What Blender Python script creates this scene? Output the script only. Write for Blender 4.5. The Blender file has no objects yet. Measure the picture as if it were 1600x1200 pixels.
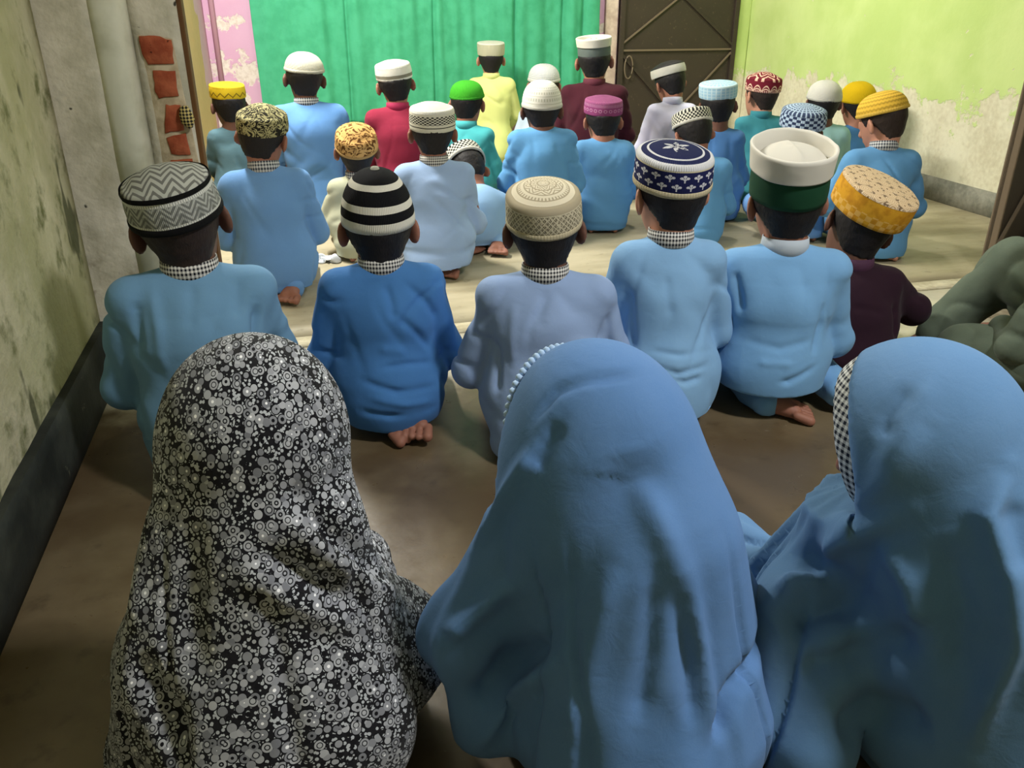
import bpy, math, random
import numpy as np
from mathutils import Matrix, Vector

# ------------------------------------------------------------------ camera
F_PX, PITCH, YAW, CAM_H = 1300.0, math.radians(24.7), math.radians(14.4), 0.96
scene = bpy.context.scene
COL = scene.collection
cam_data = bpy.data.cameras.new('camera'); cam = bpy.data.objects.new('camera', cam_data); COL.objects.link(cam)
cam_data.sensor_fit = 'HORIZONTAL'; cam_data.sensor_width = 36.0
cam_data.lens = 36.0 * F_PX / 1600.0
cam_data.clip_start = 0.02
cam.location = (0, 0, CAM_H)
cam.rotation_euler = (math.pi/2 - PITCH, 0, -YAW)
scene.camera = cam
# ------------------------------------------------------------------ world, lamps, exposure
world = bpy.data.worlds.new('world'); scene.world = world; world.use_nodes = True
world.node_tree.nodes['Background'].inputs[0].default_value = (0.75, 0.85, 1.0, 1)
world.node_tree.nodes['Background'].inputs[1].default_value = 0.12
def area_lamp(name, loc, rot, sx, sy, power, color):
    l = bpy.data.lights.new(name, 'AREA'); l.shape = 'RECTANGLE'; l.size = sx; l.size_y = sy
    l.energy = power; l.color = color
    o = bpy.data.objects.new(name, l); o.location = loc; o.rotation_euler = rot; COL.objects.link(o); return o
area_lamp('tube_lamp_left_wall', (-0.36, 4.0, 2.25), (0, math.radians(-35), 0), 0.10, 1.2, 84, (1.0, 0.99, 0.93))
area_lamp('bulb_lamp_inner', (2.2, 4.6, 2.5), (0, 0, 0), 0.3, 0.3, 20, (1.0, 0.98, 0.90))
area_lamp('bulb_lamp_veranda', (1.45, 0.30, 2.45), (0, math.radians(8), 0), 0.3, 0.3, 40, (0.98, 0.98, 0.99))
vs = scene.view_settings
vs.view_transform = 'Standard'; vs.look = 'None'; vs.gamma = 1.0; vs.use_curve_mapping = False
vs.exposure = 0.6

# ------------------------------------------------------------------ pixel -> room helpers (room: X right, Y into the room, Z up)
_fw = np.array([math.sin(YAW)*math.cos(PITCH), math.cos(YAW)*math.cos(PITCH), -math.sin(PITCH)])
_rt = np.array([math.cos(YAW), -math.sin(YAW), 0.0]); _up = np.cross(_rt, _fw)
_C = np.array([0, 0, CAM_H])
def ray(x, y): return _fw + _rt*(x-800)/F_PX - _up*(y-600)/F_PX
def atd(x, y, D): return _C + ray(x, y)*D
def atz(x, y, z=0.0): d = ray(x, y); return _C + d*(z-CAM_H)/d[2]
def aty(x, y, Y): d = ray(x, y); return _C + d*Y/d[1]
def atx(x, y, X): d = ray(x, y); return _C + d*X/d[0]
def project(P):
    q = P - _C; z = q @ _fw
    return 800 + F_PX*(q @ _rt)/z, 600 - F_PX*(q @ _up)/z, z

# ------------------------------------------------------------------ node expression helper
def srgb(r, g, b):
    f = lambda c: (c/255)/12.92 if c/255 <= 0.04045 else (((c/255)+0.055)/1.055)**2.4
    return (f(r), f(g), f(b), 1.0)
class S:
    def __init__(s, m, k): s.m, s.k = m, k
    def __add__(a, b): return a.m.math('ADD', a, b)
    __radd__ = __add__
    def __sub__(a, b): return a.m.math('SUBTRACT', a, b)
    def __rsub__(a, b): return a.m.math('SUBTRACT', b, a)
    def __mul__(a, b): return a.m.math('MULTIPLY', a, b)
    __rmul__ = __mul__
    def __truediv__(a, b): return a.m.math('DIVIDE', a, b)
    def __gt__(a, b): return a.m.math('GREATER_THAN', a, b)
    def __lt__(a, b): return a.m.math('LESS_THAN', a, b)
    def frac(a): return a.m.math('FRACT', a)
    def floor(a): return a.m.math('FLOOR', a)
    def abs(a): return a.m.math('ABSOLUTE', a)
    def sin(a): return a.m.math('SINE', a)
    def sqrt(a): return a.m.math('SQRT', a)
    def tri(a): return ((a.frac()*2.0) - 1.0).abs()
    def mn(a, b): return a.m.math('MINIMUM', a, b)
    def mx(a, b): return a.m.math('MAXIMUM', a, b)
    def sm(a, lo, hi):
        n = a.m.node('ShaderNodeMapRange'); n.interpolation_type = 'SMOOTHSTEP'
        a.m.put(n.inputs[0], a); n.inputs[1].default_value = lo; n.inputs[2].default_value = hi
        return S(a.m, n.outputs[0])
class Mat:
    def __init__(s, name, rough=0.85, spec=0.3):
        s.mat = bpy.data.materials.new(name); s.mat.use_nodes = True; s.nt = s.mat.node_tree
        s.bsdf = s.nt.nodes['Principled BSDF']
        s.bsdf.inputs['Roughness'].default_value = rough
        s.bsdf.inputs['Specular IOR Level'].default_value = spec
    def node(s, t): return s.nt.nodes.new(t)
    def put(s, inp, v):
        if isinstance(v, S): s.nt.links.new(v.k, inp)
        else: inp.default_value = v
    def math(s, op, *a):
        n = s.node('ShaderNodeMath'); n.operation = op
        for i, v in enumerate(a): s.put(n.inputs[i], v)
        return S(s, n.outputs[0])
    def uv(s):
        n = s.node('ShaderNodeTexCoord'); x = s.node('ShaderNodeSeparateXYZ'); s.nt.links.new(n.outputs['UV'], x.inputs[0])
        return S(s, x.outputs[0]), S(s, x.outputs[1])
    def obj(s, scale=(1, 1, 1)):
        n = s.node('ShaderNodeTexCoord'); m = s.node('ShaderNodeMapping'); m.inputs['Scale'].default_value = scale
        s.nt.links.new(n.outputs['Object'], m.inputs[0]); return S(s, m.outputs[0])
    def xyz(s, v=None):
        v = v or s.obj(); x = s.node('ShaderNodeSeparateXYZ'); s.nt.links.new(v.k, x.inputs[0])
        return [S(s, x.outputs[i]) for i in range(3)]
    def vec(s, x, y, z=0.0):
        n = s.node('ShaderNodeCombineXYZ')
        for i, v in enumerate((x, y, z)): s.put(n.inputs[i], v)
        return S(s, n.outputs[0])
    def noise(s, scale, detail=3.0, vec=None, rough=0.55, dist=0.0):
        n = s.node('ShaderNodeTexNoise'); n.inputs['Scale'].default_value = scale; n.inputs['Detail'].default_value = detail
        n.inputs['Roughness'].default_value = rough; n.inputs['Distortion'].default_value = dist
        s.put(n.inputs['Vector'], vec or s.obj()); return S(s, n.outputs[0])
    def voronoi(s, scale, vec=None, feature='F1', out='Distance', rnd=1.0):
        n = s.node('ShaderNodeTexVoronoi'); n.feature = feature; n.inputs['Scale'].default_value = scale; n.inputs['Randomness'].default_value = rnd
        s.put(n.inputs['Vector'], vec or s.obj()); return S(s, n.outputs[out])
    def mix(s, a, b, t):
        n = s.node('ShaderNodeMix'); n.data_type = 'RGBA'; s.put(n.inputs[0], t); s.put(n.inputs[6], a); s.put(n.inputs[7], b)
        return S(s, n.outputs[2])
    def done(s, color=None, rough=None, bump=None, dist=0.002, strength=1.0, sheen=0.0):
        if color is not None: s.put(s.bsdf.inputs['Base Color'], color)
        if rough is not None: s.put(s.bsdf.inputs['Roughness'], rough)
        if bump is not None:
            n = s.node('ShaderNodeBump'); n.inputs['Distance'].default_value = dist; n.inputs['Strength'].default_value = strength
            s.put(n.inputs['Height'], bump); s.nt.links.new(n.outputs[0], s.bsdf.inputs['Normal'])
        if sheen: s.bsdf.inputs['Sheen Weight'].default_value = sheen
        return s.mat

# ------------------------------------------------------------------ mesh helpers
def mesh_from(name, V, Q, smooth=True, uvs=None):
    V = np.asarray(V, np.float32); me = bpy.data.meshes.new(name)
    if isinstance(Q, np.ndarray):
        n, k = Q.shape
        me.vertices.add(len(V)); me.vertices.foreach_set('co', V.ravel())
        me.loops.add(n*k); me.loops.foreach_set('vertex_index', Q.astype(np.int32).ravel())
        me.polygons.add(n); me.polygons.foreach_set('loop_start', np.arange(0, n*k, k, dtype=np.int32))
        me.update(calc_edges=True)
    else:
        me.from_pydata(V.tolist(), [], Q); me.update()
    me.polygons.foreach_set('use_smooth', np.full(len(me.polygons), smooth))
    if uvs is not None:
        l = me.uv_layers.new(name='UVMap'); l.data.foreach_set('uv', np.asarray(uvs, np.float32).ravel())
    me.update(); return me
def add(name, me, mat, parent=None, label=None, cat=None, group=None, kind=None):
    o = bpy.data.objects.new(name, me); COL.objects.link(o)
    if me is not None and mat is not None: me.materials.append(mat)
    if parent is not None: o.parent = parent
    return tag(o, label, cat, group, kind)
def tag(o, label=None, cat=None, group=None, kind=None):
    if label: o['label'] = label
    if cat: o['category'] = cat
    if group: o['group'] = group
    if kind: o['kind'] = kind
    return o
class MB:
    """collects boxes / prisms / tubes into one mesh"""
    def __init__(s): s.v, s.f = [], []
    def box(s, lo, hi, M=None):
        b = len(s.v)
        for z in (lo[2], hi[2]):
            for x, y in ((lo[0], lo[1]), (hi[0], lo[1]), (hi[0], hi[1]), (lo[0], hi[1])):
                p = Vector((x, y, z)); s.v.append(tuple(M @ p) if M else tuple(p))
        s.f += [(b, b+3, b+2, b+1), (b+4, b+5, b+6, b+7)] + [(b+i, b+(i+1) % 4, b+4+(i+1) % 4, b+4+i) for i in range(4)]
        return s
    def tube(s, pts, r, n=8):
        pts = [np.array(p, float) for p in pts]; b = len(s.v)
        for i, p in enumerate(pts):
            t = pts[min(i+1, len(pts)-1)] - pts[max(i-1, 0)]; t /= np.linalg.norm(t)
            a = np.cross(t, (0, 0, 1) if abs(t[2]) < 0.9 else (1, 0, 0)); a /= np.linalg.norm(a); c = np.cross(t, a)
            rr = r[i] if hasattr(r, '__len__') else r
            for k in range(n):
                w = 2*math.pi*k/n; s.v.append(tuple(p + rr*(a*math.cos(w) + c*math.sin(w))))
        for i in range(len(pts)-1):
            for k in range(n):
                s.f.append((b+i*n+k, b+i*n+(k+1) % n, b+(i+1)*n+(k+1) % n, b+(i+1)*n+k))
        s.f.append(tuple(b+k for k in range(n))[::-1]); s.f.append(tuple(b+(len(pts)-1)*n+k for k in range(n)))
        return s
    def mesh(s, name, smooth=False): return mesh_from(name, np.array(s.v), s.f, smooth)
def bevel(o, w, seg=2):
    m = o.modifiers.new('bevel', 'BEVEL'); m.width = w; m.segments = seg; m.limit_method = 'ANGLE'; return o

# gradient-free value noise in numpy (geometry folds)
def vnoise(p, seed=0):
    p = np.asarray(p, np.float32); i = np.floor(p).astype(np.int64); f = p - i; f = f*f*(3-2*f)
    def h(ix, iy, iz):
        n = (ix*374761393 + iy*668265263 + iz*2147483647 + seed*974711) & 0xffffffff
        n = ((n ^ (n >> 13))*1274126177) & 0xffffffff
        return ((n ^ (n >> 16)) & 0xffff).astype(np.float32)/32767.5 - 1
    r = 0
    for dx in (0, 1):
        for dy in (0, 1):
            for dz in (0, 1):
                w = (f[:, 0] if dx else 1-f[:, 0])*(f[:, 1] if dy else 1-f[:, 1])*(f[:, 2] if dz else 1-f[:, 2])
                r = r + w*h(i[:, 0]+dx, i[:, 1]+dy, i[:, 2]+dz)
    return r

# ------------------------------------------------------------------ signed distance modelling
def A(*a): return np.array(a, np.float32)
def smin(a, b, k):
    h = np.clip(0.5 + 0.5*(b-a)/k, 0, 1); return b + (a-b)*h - k*h*(1-h)
def rcone(p, a, b, ra, rb):
    a = np.asarray(a, np.float32); b = np.asarray(b, np.float32); ab = b-a; L2 = float(ab@ab)+1e-9
    t = np.clip(((p-a)@ab)/L2, 0, 1)
    return np.linalg.norm(p - a - t[:, None]*ab, axis=1) - (ra + (rb-ra)*t)
def econe(p, a, b, ra, rb, sc):
    sc = np.asarray(sc, np.float32)
    return rcone(p/sc, np.asarray(a)/sc, np.asarray(b)/sc, ra, rb)*float(sc.min())
def ell(p, c, r, M=None):
    q = p - np.asarray(c, np.float32)
    if M is not None: q = q @ np.asarray(M, np.float32)
    r = np.asarray(r, np.float32)
    k0 = np.linalg.norm(q/r, axis=1); k1 = np.linalg.norm(q/(r*r), axis=1)+1e-9
    return k0*(k0-1)/k1
_off = np.array([[i, j, k] for i in (0, 1) for j in (0, 1) for k in (0, 1)])
_edges = [(a, b) for a in range(8) for b in range(a+1, 8) if np.abs(_off[a]-_off[b]).sum() == 1]
def polygonise(fn, lo, hi, h, margin=0.03):
    """surface nets over a block-sparse grid"""
    B = 8; lo = np.asarray(lo, np.float32); hi = np.asarray(hi, np.float32)
    nb = np.ceil((hi-lo)/(h*B)).astype(int)+1; n = nb*B
    cb = np.stack(np.meshgrid(*[np.arange(k) for k in nb], indexing='ij'), -1).reshape(-1, 3)
    cd = fn((lo + (cb*B + B/2 - 0.5)*h).astype(np.float32))
    Sg = np.repeat(np.repeat(np.repeat(np.where(cd > 0, 1., -1.).astype(np.float32).reshape(nb), B, 0), B, 1), B, 2)
    act = cb[np.abs(cd) < 0.5*B*h*1.74*1.25 + margin]
    loc = np.stack(np.meshgrid(*[np.arange(B)]*3, indexing='ij'), -1).reshape(-1, 3)
    idx = (act[:, None, :]*B + loc[None]).reshape(-1, 3)
    for s in range(0, len(idx), 400000):
        c = idx[s:s+400000]; Sg[c[:, 0], c[:, 1], c[:, 2]] = fn((lo + c*h).astype(np.float32))
    ins = Sg < 0
    cnt = np.zeros(np.array(n)-1, np.int8)
    for o in _off: cnt += ins[o[0]:n[0]-1+o[0], o[1]:n[1]-1+o[1], o[2]:n[2]-1+o[2]]
    cells = np.argwhere((cnt > 0) & (cnt < 8))
    vals = np.stack([Sg[cells[:, 0]+o[0], cells[:, 1]+o[1], cells[:, 2]+o[2]] for o in _off], 1)
    pos = np.zeros((len(cells), 3)); m = np.zeros(len(cells))
    for a, b in _edges:
        va, vb = vals[:, a], vals[:, b]; k = (va < 0) != (vb < 0)
        t = va[k]/(va[k]-vb[k]); pos[k] += _off[a] + t[:, None]*(_off[b]-_off[a]); m[k] += 1
    V = lo + (cells + pos/m[:, None])*h
    idm = np.full(np.array(n)-1, -1, np.int32); idm[cells[:, 0], cells[:, 1], cells[:, 2]] = np.arange(len(cells))
    quads = []
    for ax in range(3):
        u, w = (ax+1) % 3, (ax+2) % 3
        sl0 = [slice(1, n[i]-1) for i in range(3)]; sl0[ax] = slice(0, n[ax]-1)
        sl1 = list(sl0); sl1[ax] = slice(1, n[ax])
        a, b = ins[tuple(sl0)], ins[tuple(sl1)]
        e = np.argwhere(a != b); flip = a[tuple(e.T)]
        g = e.copy(); g[:, u] += 1; g[:, w] += 1
        q = []
        for du, dw in ((-1, -1), (0, -1), (0, 0), (-1, 0)):
            c = g.copy(); c[:, u] += du; c[:, w] += dw; q.append(idm[c[:, 0], c[:, 1], c[:, 2]])
        q = np.stack(q, 1); q[~flip] = q[~flip][:, ::-1]; quads.append(q)
    Q = np.concatenate(quads); Q = Q[(Q >= 0).all(1)]
    return V.astype(np.float32), Q
def relax(V, Q, it=2, lam=0.5):
    e = np.concatenate([Q[:, [0, 1]], Q[:, [1, 2]], Q[:, [2, 3]], Q[:, [3, 0]]]); e = np.concatenate([e, e[:, ::-1]])
    deg = np.bincount(e[:, 0], minlength=len(V)).astype(np.float32)+1e-9
    for _ in range(it):
        for l in (lam, -lam*1.02):
            s = np.stack([np.bincount(e[:, 0], weights=V[e[:, 1], k], minlength=len(V)) for k in range(3)], 1)
            V = V + l*(s/deg[:, None] - V)
    return V.astype(np.float32)
def normals(V, Q):
    fn = np.cross(V[Q[:, 2]]-V[Q[:, 0]], V[Q[:, 3]]-V[Q[:, 1]])
    N = np.stack([sum(np.bincount(Q[:, j], weights=fn[:, k], minlength=len(V)) for j in range(4)) for k in range(3)], 1)
    return (N/(np.linalg.norm(N, axis=1, keepdims=True)+1e-12)).astype(np.float32)
def poly_dist(P, pts):
    d = np.full(len(P), 9e9, np.float32); tt = np.zeros(len(P), np.float32)
    for i in range(len(pts)-1):
        a, b = pts[i], pts[i+1]; ab = b-a; t = np.clip(((P-a)@ab)/(ab@ab+1e-9), 0, 1)
        q = np.linalg.norm(P-a-t[:, None]*ab, axis=1); k = q < d; d[k] = q[k]; tt[k] = (i+t[k])/(len(pts)-1)
    return d, tt
def pixel_folds(V, N, toworld, folds):
    """folds: (pixels of the crease line, height, width); the lines are laid on the cloth in 3-D and raised or sunk there"""
    W = toworld(V); x, y, z = project(W); D = np.zeros(len(V), np.float32)
    for pts, amp, wid in folds:
        q = []
        for (a, b) in pts:
            k = np.where((np.abs(x-a) < 14) & (np.abs(y-b) < 14))[0]
            if len(k) == 0: k = np.array([np.argmin((x-a)**2+(y-b)**2)])
            k = k[z[k] < z[k].min()+0.03]; q.append(V[k[np.argmin((x[k]-a)**2+(y[k]-b)**2)]])
        if len(q) < 2: continue
        d, t = poly_dist(V, q); taper = np.clip(np.minimum(t, 1-t)*5, 0.15, 1)
        D += amp*taper*np.exp(-(d/wid)**2)
    return D

# ================================================================== MATERIALS
def plain(name, c, rough=0.8, spec=0.3): return Mat(name, rough, spec).done(color=c)
def cloth_mat(name, c, c2=None, weave=700, soft=0.05):
    g = (c[0]+c[1]+c[2])/3; c = tuple(x*0.86+g*0.14 for x in c[:3])+(1,)
    m = Mat(name, 0.9, 0.12); c2 = c2 or tuple(x*0.86 for x in c[:3])+(1,)
    n = m.noise(9, 3); w = m.noise(weave, 1.0)
    col = m.mix(c, c2, (n*0.8 + w*0.45 - 0.12))
    b = m.noise(38, 3, dist=0.6)
    return m.done(color=col, bump=b + w*0.10, dist=0.004, strength=0.2, sheen=soft)
def skin_mat(name, c):
    m = Mat(name, 0.6, 0.35); n = m.noise(30, 4)
    return m.done(color=m.mix(c, tuple(x*0.72 for x in c[:3])+(1,), n), bump=n, dist=0.001, strength=0.3)
SK_DARK, SK_MID, SK_LIGHT = [skin_mat('skin_'+n, c) for n, c in (('deep_brown', srgb(112, 76, 62)), ('brown', srgb(160, 108, 88)), ('tan', srgb(196, 140, 116)))]
def hair_mat(name, c):
    m = Mat(name, 0.62, 0.3); n = m.noise(260, 2, vec=m.obj((1, 1, 0.3)))
    return m.done(color=m.mix(c, tuple(x*0.4 for x in c[:3])+(1,), n), bump=n, dist=0.002, strength=0.6)
HAIR = hair_mat('hair_black', srgb(34, 31, 33)); HAIR_S = hair_mat('hair_cropped', srgb(58, 46, 42))
def gingham(name, nu, nv, c1, c2, ox=0.0):
    m = Mat(name, 0.85, 0.2); u, v = m.uv(); a = (u*nu).frac() > 0.5; b = (v*nv).frac() > 0.5
    return m.done(color=m.mix(c1, c2, (a+b)*0.5), bump=m.noise(300, 2), dist=0.001, strength=0.4)
GING = gingham('collar_gingham', 46, 4, srgb(226, 224, 218), srgb(22, 24, 34))
GING_F = gingham('collar_gingham_fine', 34, 3, srgb(206, 208, 208), srgb(40, 48, 64))

# ================================================================== STRUCTURE
XL, XR, YB, YT, ZC = -0.56, 3.27, 5.9, 2.47, 2.65
def wall_left_mat():
    m = Mat('mossy_plaster', 0.92, 0.15); x, y, z = m.xyz()
    big = m.noise(2.2, 5, rough=0.62); mid = m.noise(9, 5, rough=0.65); fine = m.noise(60, 4)
    c = m.mix(srgb(168, 166, 128), srgb(206, 200, 172), big.sm(0.35, 0.62))
    c = m.mix(c, srgb(108, 112, 72), (mid*0.75 + big*0.4).sm(0.55, 0.72))
    st = m.noise(3.2, 3, vec=m.obj((1, 2.2, 1.1)))
    c = m.mix(c, srgb(58, 64, 38), st.sm(0.60, 0.66)*0.8)
    c = m.mix(c, srgb(205, 198, 172), (m.noise(5, 5, vec=m.obj((1, 1, 0.35)), rough=0.7)).sm(0.62, 0.72)*0.6)
    return m.done(color=c, bump=mid*0.7 + fine*0.3 + big, dist=0.012, strength=0.7)
def pillar_mat():
    m = Mat('grey_pillar_plaster', 0.92, 0.15); x, y, z = m.xyz()
    big = m.noise(4, 5, rough=0.65); fine = m.noise(45, 4); st = m.noise(7, 4, vec=m.obj((1, 1, 0.25)))
    c = m.mix(srgb(222, 214, 194), srgb(182, 176, 154), big.sm(0.38, 0.66))
    c = m.mix(c, srgb(150, 144, 124), st.sm(0.58, 0.7)*0.7)
    rust = m.noise(16, 5)
    c = m.mix(c, srgb(104, 72, 44), rust.sm(0.55, 0.66)*((0.55-z).sm(0.1, 0.5))*0.9)
    c = m.mix(c, srgb(60, 58, 50), (m.noise(22, 2)).sm(0.70, 0.74))
    return m.done(color=c, bump=big + fine*0.4 + rust*0.4, dist=0.010, strength=0.7)
def limewash_mat():
    m = Mat('limewashed_edge', 0.9, 0.2); n = m.noise(8, 4)
    return m.done(color=m.mix(srgb(228, 226, 204), srgb(198, 196, 170), n.sm(0.4, 0.7)), bump=n, dist=0.006, strength=0.5)
def pink_mat():
    m = Mat('pink_limewash', 0.9, 0.2); x, y, z = m.xyz()
    n = m.noise(5, 5, rough=0.6); p = m.noise(7.5, 6, rough=0.62); f = m.noise(40, 4)
    c = m.mix(srgb(218, 178, 202), srgb(206, 160, 188), n)
    peel = (p + (0.8-z)*0.16).sm(0.565, 0.60)
    c = m.mix(c, m.mix(srgb(226, 216, 206), srgb(208, 194, 182), f.sm(0.4, 0.7)), peel)
    return m.done(color=c, bump=peel*-0.6 + f*0.2, dist=0.004, strength=0.6)
def inner_left_mat():
    m = Mat('tan_and_mauve_wall', 0.9, 0.2); x, y, z = m.xyz()
    n = m.noise(3, 4); f = m.noise(30, 4)
    e = y + (n-0.5)*1.0 - (z*4.5).sin()*0.16
    tan = m.mix(srgb(206, 178, 128), srgb(188, 158, 112), f)
    mau = m.mix(srgb(214, 176, 192), srgb(198, 160, 176), f)
    return m.done(color=m.mix(tan, mau, e.sm(5.42, 5.47)), bump=f, dist=0.003, strength=0.4)
def green_wall_mat():
    m = Mat('lime_green_wall', 0.85, 0.25); x, y, z = m.xyz()
    n = m.noise(2.2, 4); p = m.noise(9, 6, rough=0.68); f = m.noise(45, 4); q = m.noise(3.5, 5, rough=0.6)
    c = m.mix(srgb(200, 218, 144), srgb(184, 206, 126), n.sm(0.35, 0.65))
    flake = (p*0.8 + q*0.35 + (0.50 - z)*1.15).sm(0.56, 0.62)
    spots = (m.noise(14, 5, rough=0.6)).sm(0.70, 0.72)
    base = m.mix(srgb(226, 222, 196), srgb(202, 194, 166), (q*0.7+f*0.4).sm(0.4, 0.75))
    base = m.mix(base, srgb(150, 142, 112), (m.noise(6, 4)).sm(0.6, 0.75)*0.4)
    fac = flake.mx(spots*0.8)
    return m.done(color=m.mix(c, base, fac), bump=fac*-0.7 + f*0.35, dist=0.004, strength=0.6)
def cement_mat(name, c1, c2, sc=6, rough=0.8):
    m = Mat(name, rough, 0.3); n = m.noise(sc, 5, rough=0.62); f = m.noise(50, 4)
    return m.done(color=m.mix(c1, c2, (n*0.8+f*0.3).sm(0.4, 0.7)), bump=n + f*0.4, dist=0.005, strength=0.5)
def skirt_mat():
    m = Mat('black_skirting_paint', 0.7, 0.3); n = m.noise(7, 5); f = m.noise(40, 4)
    c = m.mix(srgb(34, 38, 36), srgb(58, 62, 56), n.sm(0.4, 0.7))
    c = m.mix(c, srgb(120, 120, 100), m.noise(18, 5, rough=0.7).sm(0.66, 0.72)*0.7)
    return m.done(color=c, bump=n+f*0.4, dist=0.006, strength=0.6)
def floor_near_mat():
    m = Mat('polished_brown_cement', 0.3, 0.55); n = m.noise(2.6, 5, rough=0.6); f = m.noise(13, 5, rough=0.66); g = m.noise(70, 3)
    c = m.mix(srgb(90, 74, 52), srgb(114, 100, 76), n.sm(0.38, 0.64))
    c = m.mix(c, srgb(72, 60, 44), f.sm(0.55, 0.74)*0.6)
    c = m.mix(c, srgb(176, 166, 144), (m.noise(24, 5, rough=0.7)).sm(0.68, 0.74)*0.45)
    x, y, z = m.xyz(); worn = (y + (n-0.5)*0.9 + (f-0.5)*0.35).sm(2.0, 2.3)
    c = m.mix(c, m.mix(srgb(202, 196, 178), srgb(168, 160, 138), f), worn)
    return m.done(color=c, rough=(f*0.3 + 0.17), bump=n*0.5+f*0.5+g*0.15, dist=0.004, strength=0.22)
def floor_far_mat():
    m = Mat('worn_grey_cement', 0.5, 0.4); n = m.noise(2.5, 5, vec=m.obj((0.5, 1.6, 1)), rough=0.6); f = m.noise(18, 5, rough=0.66)
    c = m.mix(srgb(176, 166, 138), srgb(142, 132, 104), n.sm(0.38, 0.66))
    c = m.mix(c, srgb(116, 108, 86), f.sm(0.58, 0.75)*0.6)
    return m.done(color=c, rough=(f*0.3+0.35), bump=n*0.4+f*0.6, dist=0.004, strength=0.4)
M_LEFT, M_PIL, M_LIME, M_PINK, M_INL, M_GREEN = wall_left_mat(), pillar_mat(), limewash_mat(), pink_mat(), inner_left_mat(), green_wall_mat()
M_SK, M_FN, M_FF = skirt_mat(), floor_near_mat(), floor_far_mat()
M_GREY = cement_mat('grey_cement_skirting', srgb(150, 148, 134), srgb(112, 112, 100))
M_SILL = cement_mat('pale_cement_threshold', srgb(206, 198, 172), srgb(168, 158, 130), 9)
M_CEIL = plain('ceiling_whitewash', srgb(225, 222, 210))

def rough_slab(name, lo, hi, axis, mat, res=0.05, amp=0.006, seed=1, label=None):
    """a wall slab whose room face is a fine uneven grid; axis = (outward axis, sign)"""
    ax, sg = axis; o = [i for i in range(3) if i != ax]
    nu = max(2, int((hi[o[0]]-lo[o[0]])/res)); nv = max(2, int((hi[o[1]]-lo[o[1]])/res))
    U, Wv = np.meshgrid(np.linspace(lo[o[0]], hi[o[0]], nu+1), np.linspace(lo[o[1]], hi[o[1]], nv+1), indexing='ij')
    P = np.zeros((U.size, 3)); P[:, o[0]] = U.ravel(); P[:, o[1]] = Wv.ravel(); P[:, ax] = hi[ax] if sg > 0 else lo[ax]
    n = vnoise(P*3.1, seed)*0.6 + vnoise(P*8.7, seed+5)*0.3
    edge = (U > lo[o[0]]+1e-6) & (U < hi[o[0]]-1e-6) & (Wv > lo[o[1]]+1e-6) & (Wv < hi[o[1]]-1e-6)
    P[:, ax] += sg*amp*n*edge.ravel()
    idx = np.arange(U.size).reshape(U.shape)
    F = [tuple(q) for q in np.stack([idx[:-1, :-1], idx[1:, :-1], idx[1:, 1:], idx[:-1, 1:]], -1).reshape(-1, 4)]
    flip = ((ax == 1) == (sg > 0))
    if flip: F = [f[::-1] for f in F]
    b = len(P); back = lo[ax] if sg > 0 else hi[ax]
    ring = list(idx[:, 0]) + list(idx[-1, 1:]) + list(idx[-2::-1, -1]) + list(idx[0, -2:0:-1])
    Pb = P[ring].copy(); Pb[:, ax] = back; P = np.vstack([P, Pb]); k = len(ring)
    G = [(ring[i], b+i, b+(i+1) % k, ring[(i+1) % k]) for i in range(k)] + [tuple(b+i for i in range(k))[::-1]]
    F += [g[::-1] for g in G] if flip else G
    me = mesh_from(name, P, F, False); me.polygons.foreach_set('use_smooth', [len(p.vertices) == 4 and i < nu*nv for i, p in enumerate(me.polygons)])
    return add(name, me, mat, kind='structure', label=label)
rough_slab('floor', (XL-0.1, -1.3, -0.1), (XR+0.1, YT-0.035, 0.0), (2, 1), M_FN, 0.12, 0.002, 3, 'brown polished cement floor of the near room')
rough_slab('floor_inner', (XL-0.1, YT+0.06, -0.1), (XR+0.1, YB+0.1, 0.0), (2, 1), M_FF, 0.12, 0.002, 4, 'worn pale grey cement floor of the far room')
rough_slab('trim_1', (XL-0.1, YT-0.03, -0.1), (XR+0.1, YT+0.055, 0.002), (2, 1), M_SILL, 0.03, 0.003, 5, 'pale cement threshold strip across the floor')
rough_slab('wall_left', (XL-0.2, -1.3, 0), (XL, 2.36, ZC), (0, 1), M_LEFT, 0.05, 0.010, 6, 'mossy stained plaster wall on the left')
rough_slab('baseboard_left', (XL-0.01, -1.3, 0), (XL+0.018, 2.35, 0.165), (0, 1), M_SK, 0.04, 0.005, 7, 'black painted skirting along the mossy wall')
pil = rough_slab('wall_pillar', (XL-0.1, 2.36, 0), (-0.43, 2.62, ZC), (1, -1), M_PIL, 0.03, 0.008, 8, 'rough grey plaster pillar at the left of the opening')
rough_slab('baseboard_pillar', (XL-0.01, 2.345, 0), (-0.42, 2.42, 0.13), (1, -1), M_SK, 0.03, 0.004, 18, 'black skirting at the foot of the pillar')
# limewashed rounded edge + brick pier
mb = MB()
prof = [(-0.445, 2.362), (-0.425, 2.355), (-0.40, 2.354), (-0.378, 2.362), (-0.362, 2.395), (-0.355, 2.45), (-0.445, 2.45)]
b = len(mb.v)
for z in (0.0, ZC):
    for (x, y) in prof: mb.v.append((x, y, z))
k = len(prof); mb.f += [(i, (i+1) % k, k+(i+1) % k, k+i) for i in range(k)] + [tuple(range(k))[::-1], tuple(range(k, 2*k))]
lw = add('trim_2', mb.mesh('limewash_edge', True), M_LIME, kind='structure', label='whitewashed rounded edge on the pillar')
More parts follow.
